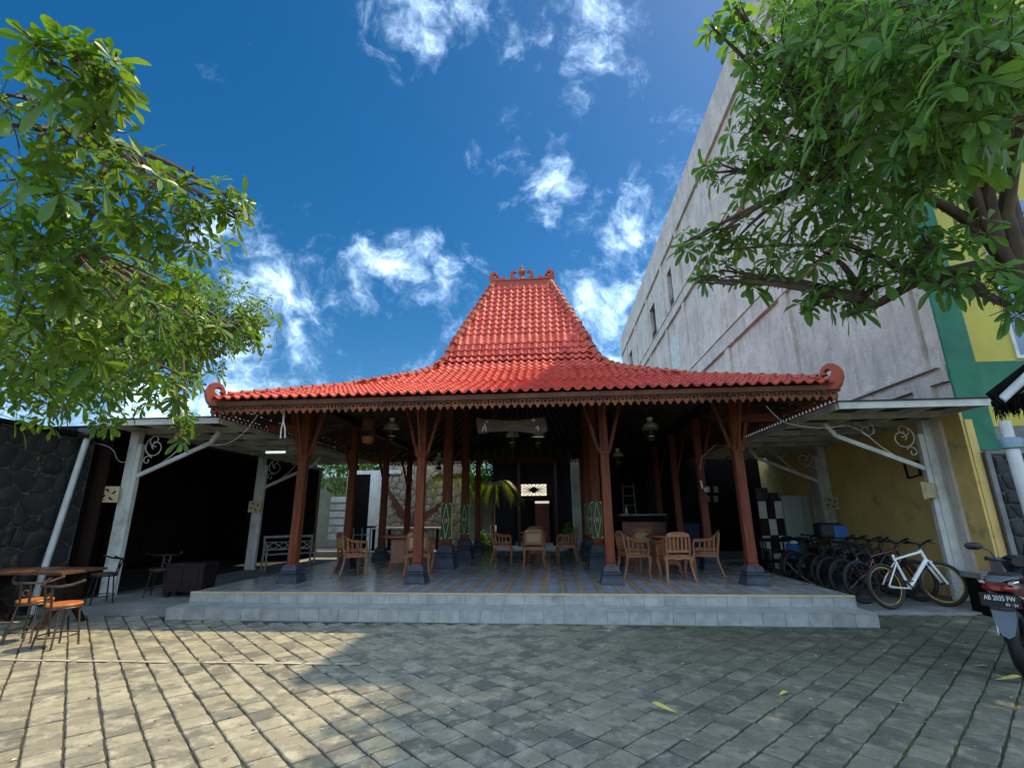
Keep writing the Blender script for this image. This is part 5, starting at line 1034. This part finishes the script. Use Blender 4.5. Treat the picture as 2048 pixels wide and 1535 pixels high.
limb([(2090, 640, 6.75), (2030, 540, 6.7), (1985, 480, 6.65), (1960, 420, 6.6), (1925, 330, 6.5), (1890, 260, 6.4)], .10, .04); limb([(2000, 500, 6.68), (1975, 400, 6.6), (1985, 300, 6.5), (2000, 240, 6.4)], .07, .035); limb([(2050, 560, 6.7), (2010, 430, 6.7), (2030, 300, 6.6), (2045, 250, 6.5)], .075, .045)
limb([(2040, 545, 6.7), (1960, 530, 6.65), (1890, 545, 6.6), (1820, 570, 6.55), (1760, 605, 6.5), (1700, 625, 6.5), (1680, 630, 6.5)], .065, .034); limb([(1975, 470, 6.65), (1920, 430, 6.6), (1860, 395, 6.55), (1790, 380, 6.5)], .06, .03); limb([(1840, 560, 6.6), (1700, 490, 6.6), (1560, 490, 6.7), (1440, 500, 6.8)], .035, .012)
put('limbs', lb, barkm, t_, smooth=True)
def palm(label, c, H, nf, Lf, seed):
    r = random.Random(seed); t = thing('garden_palm', label, 'palm', (c.x, c.y, .28)); put('stem', MB().tube([(c.x, c.y, .25), (c.x+.05, c.y, H)], [.07, .05], 8), barkm, t)
    for i in range(nf):
        a = i*2*math.pi/nf+r.uniform(-.3, .3); d = Vector((math.cos(a), math.sin(a), 0)); p0 = Vector((c.x+.05, c.y, H)); L = Lf*r.uniform(.8, 1.15); P_ = arc(p0, p0+d*L*.45+Vector((0, 0, L*.5)), p0+d*L*.85+Vector((0, 0, -L*r.uniform(.3, .65))), 12); b = MB(); b.tube(P_, .008, 4)
        for k in range(2, 13):
            tg = (P_[k]-P_[k-1]).normalized(); sd = tg.cross(Vector((0, 0, 1))).normalized()
            for s in (-1, 1):
                for j in (0, .5):
                    q = P_[k-1]+(P_[k]-P_[k-1])*j; e = q+(sd*s*.5+tg*.7+Vector((0, 0, -.55))).normalized()*L*.34; n_ = tg*.014; kk = len(b.v); b.v += [tuple(q-n_), tuple(q+n_), tuple(e)]; b.f.append((kk, kk+1, kk+2))
        put('frond', b, palmleaf, t)
palm('feathery palm in front of the flagstone wall', at(896, 1010, 17.2), at(896, 960, 17.2).z, 15, 1.25, 4); palm('feathery palm left of the rear passage', at(985, 1010, 17.0), at(985, 972, 17.0).z, 13, 1.15, 6)
def bush(name, label, cat, c, rad, n, Lf, seed, material, trunk=True):
    r = random.Random(seed); t = thing(name, label, cat, (c.x, c.y, .28)); lf = MB(); tr = MB(); tr.tube([(c.x, c.y, .2), (c.x+.1, c.y, c.z*.6), (c.x, c.y, c.z)], [.10, .08, .04], 8)
    for i in range(6): v = Vector((r.gauss(0, 1), r.gauss(0, 1), r.gauss(0, .7))).normalized(); tr.tube([c-Vector((0, 0, rad.z*.5)), c+Vector((v.x*rad.x, v.y*rad.y, v.z*rad.z))*.8], [.04, .01], 5)
    for _ in range(n):
        v = Vector((r.gauss(0, 1), r.gauss(0, 1), r.gauss(0, 1))).normalized()*(r.random()**.4); q = c+Vector((v.x*rad.x, v.y*rad.y, v.z*rad.z)); leaf(lf, q, Vector((r.gauss(0, 1), r.gauss(0, 1), r.gauss(0, .5))), Vector((0, 0, 1)), Lf*r.uniform(.7, 1.2), Lf*.2, .3)
    put('trunk', tr, barkm, t, smooth=True); put('crown', lf, material, t)
V = Vector
bush('garden_tree', 'broad green tree behind the garden gate', 'tree', at(720, 925, 21), V((2.6, 1.2, 1.4)), 2600, .28, 31, leafm); bush('garden_tree', 'bright green tree behind the flagstone wall and rear house', 'tree', at(960, 940, 23), V((2.4, 1.2, 1.5)), 2400, .26, 32, leafm); bush('garden_tree', 'dark green tree behind the service wall', 'tree', at(1240, 945, 19), V((1.6, .8, .8)), 1500, .2, 33, leafm2)
bush('potted_shrub', 'dark leafy shrub standing left of the rear passage', 'shrub', at(968, 1085, 16.9), V((.42, .3, .42)), 500, .16, 34, leafm2); bush('potted_shrub', 'small shrub standing beside the slim pale pier', 'shrub', at(1138, 1075, 17.2), V((.22, .2, .5)), 300, .14, 35, leafm2)
# fallen leaves
yl = mat('fallen_leaf_yellow', (.62, .52, .10), (.50, .38, .08), 20, .6, obj=True); bl_ = mat('fallen_leaf_tan', (.50, .34, .16), (.38, .25, .12), 20, .6, obj=True)
for px_, py, z, L, rz, m_, lb_ in ((1330, 1421, .012, .19, 160, yl, 'curled yellow leaf lying lowest on the paving right of centre'), (1567, 1387, .012, .12, 35, yl, 'round yellow leaf lying on the shaded paving'), (2018, 1361, .012, .20, -15, yl, 'narrow yellow leaf on the paving at the right edge'), (1961, 1332, .012, .13, -20, bl_, 'tan leaf on the paving near the motorcycle'), (1661, 1221, ZS+.006, .10, 5, yl, 'small yellow leaf on the lower step at the right')):
    d = ray(px_, py); p_ = CAM+d*((z-CAMH)/d.z); b = MB(); leaf(b, Vector((-L/2, 0, .004)), Vector((1, 0, .1)), Vector((0, 0, 1)), L, L*.2, -.12 if L > .15 else .05); o = put('fallen_leaf', b, m_, None, Matrix.Translation(p_) @ Matrix.Rotation(R(rz), 4, 'Z')); so_ = o.modifiers.new('t', 'SOLIDIFY'); so_.thickness = .002; tag(o, lb_, 'leaf', 'fallen leaves')
# grit and dry bits scattered on the paving
gt = MB(); rr = random.Random(12)
for i in range(420):
    x, y = rr.uniform(-5, 5.5), rr.uniform(2.4, 7.3); s_ = rr.uniform(.004, .013); a = rr.random()*3; gt.box(-s_, s_, -s_*.5, s_*.5, 0, s_*.5, Matrix.Translation((x, y, .006)) @ Matrix.Rotation(a, 4, 'Z') @ Matrix.Rotation(rr.uniform(-.4, .4), 4, 'X'))
tag(put('grit', gt, mat('pale_grit', (.55, .52, .42), (.20, .14, .08), 3, .9, piece=.5)), 'pale grit and dry leaf bits scattered over the paving', 'grit', kind='stuff')
# weeds and litter at the foot of the step
wd = MB(); rr = random.Random(8)
for i in range(260):
    x = rr.uniform(-3, 4.2) if rr.random() < .6 else rr.choice((-1.75, .2, 1.6, 2.4))+rr.gauss(0, .12); y = PY1-.03-abs(rr.gauss(0, .04)); 
    for j in range(3): leaf(wd, Vector((x, y, -.005)), Vector((rr.gauss(0, .6), rr.gauss(0, .6)-.2, rr.uniform(.3, 1))), Vector((0, 0, 1)), rr.uniform(.015, .04), .004, .4)
tag(put('moss_weeds', wd, leafm), 'thin moss and weeds along the foot of the step', 'weeds', kind='stuff')
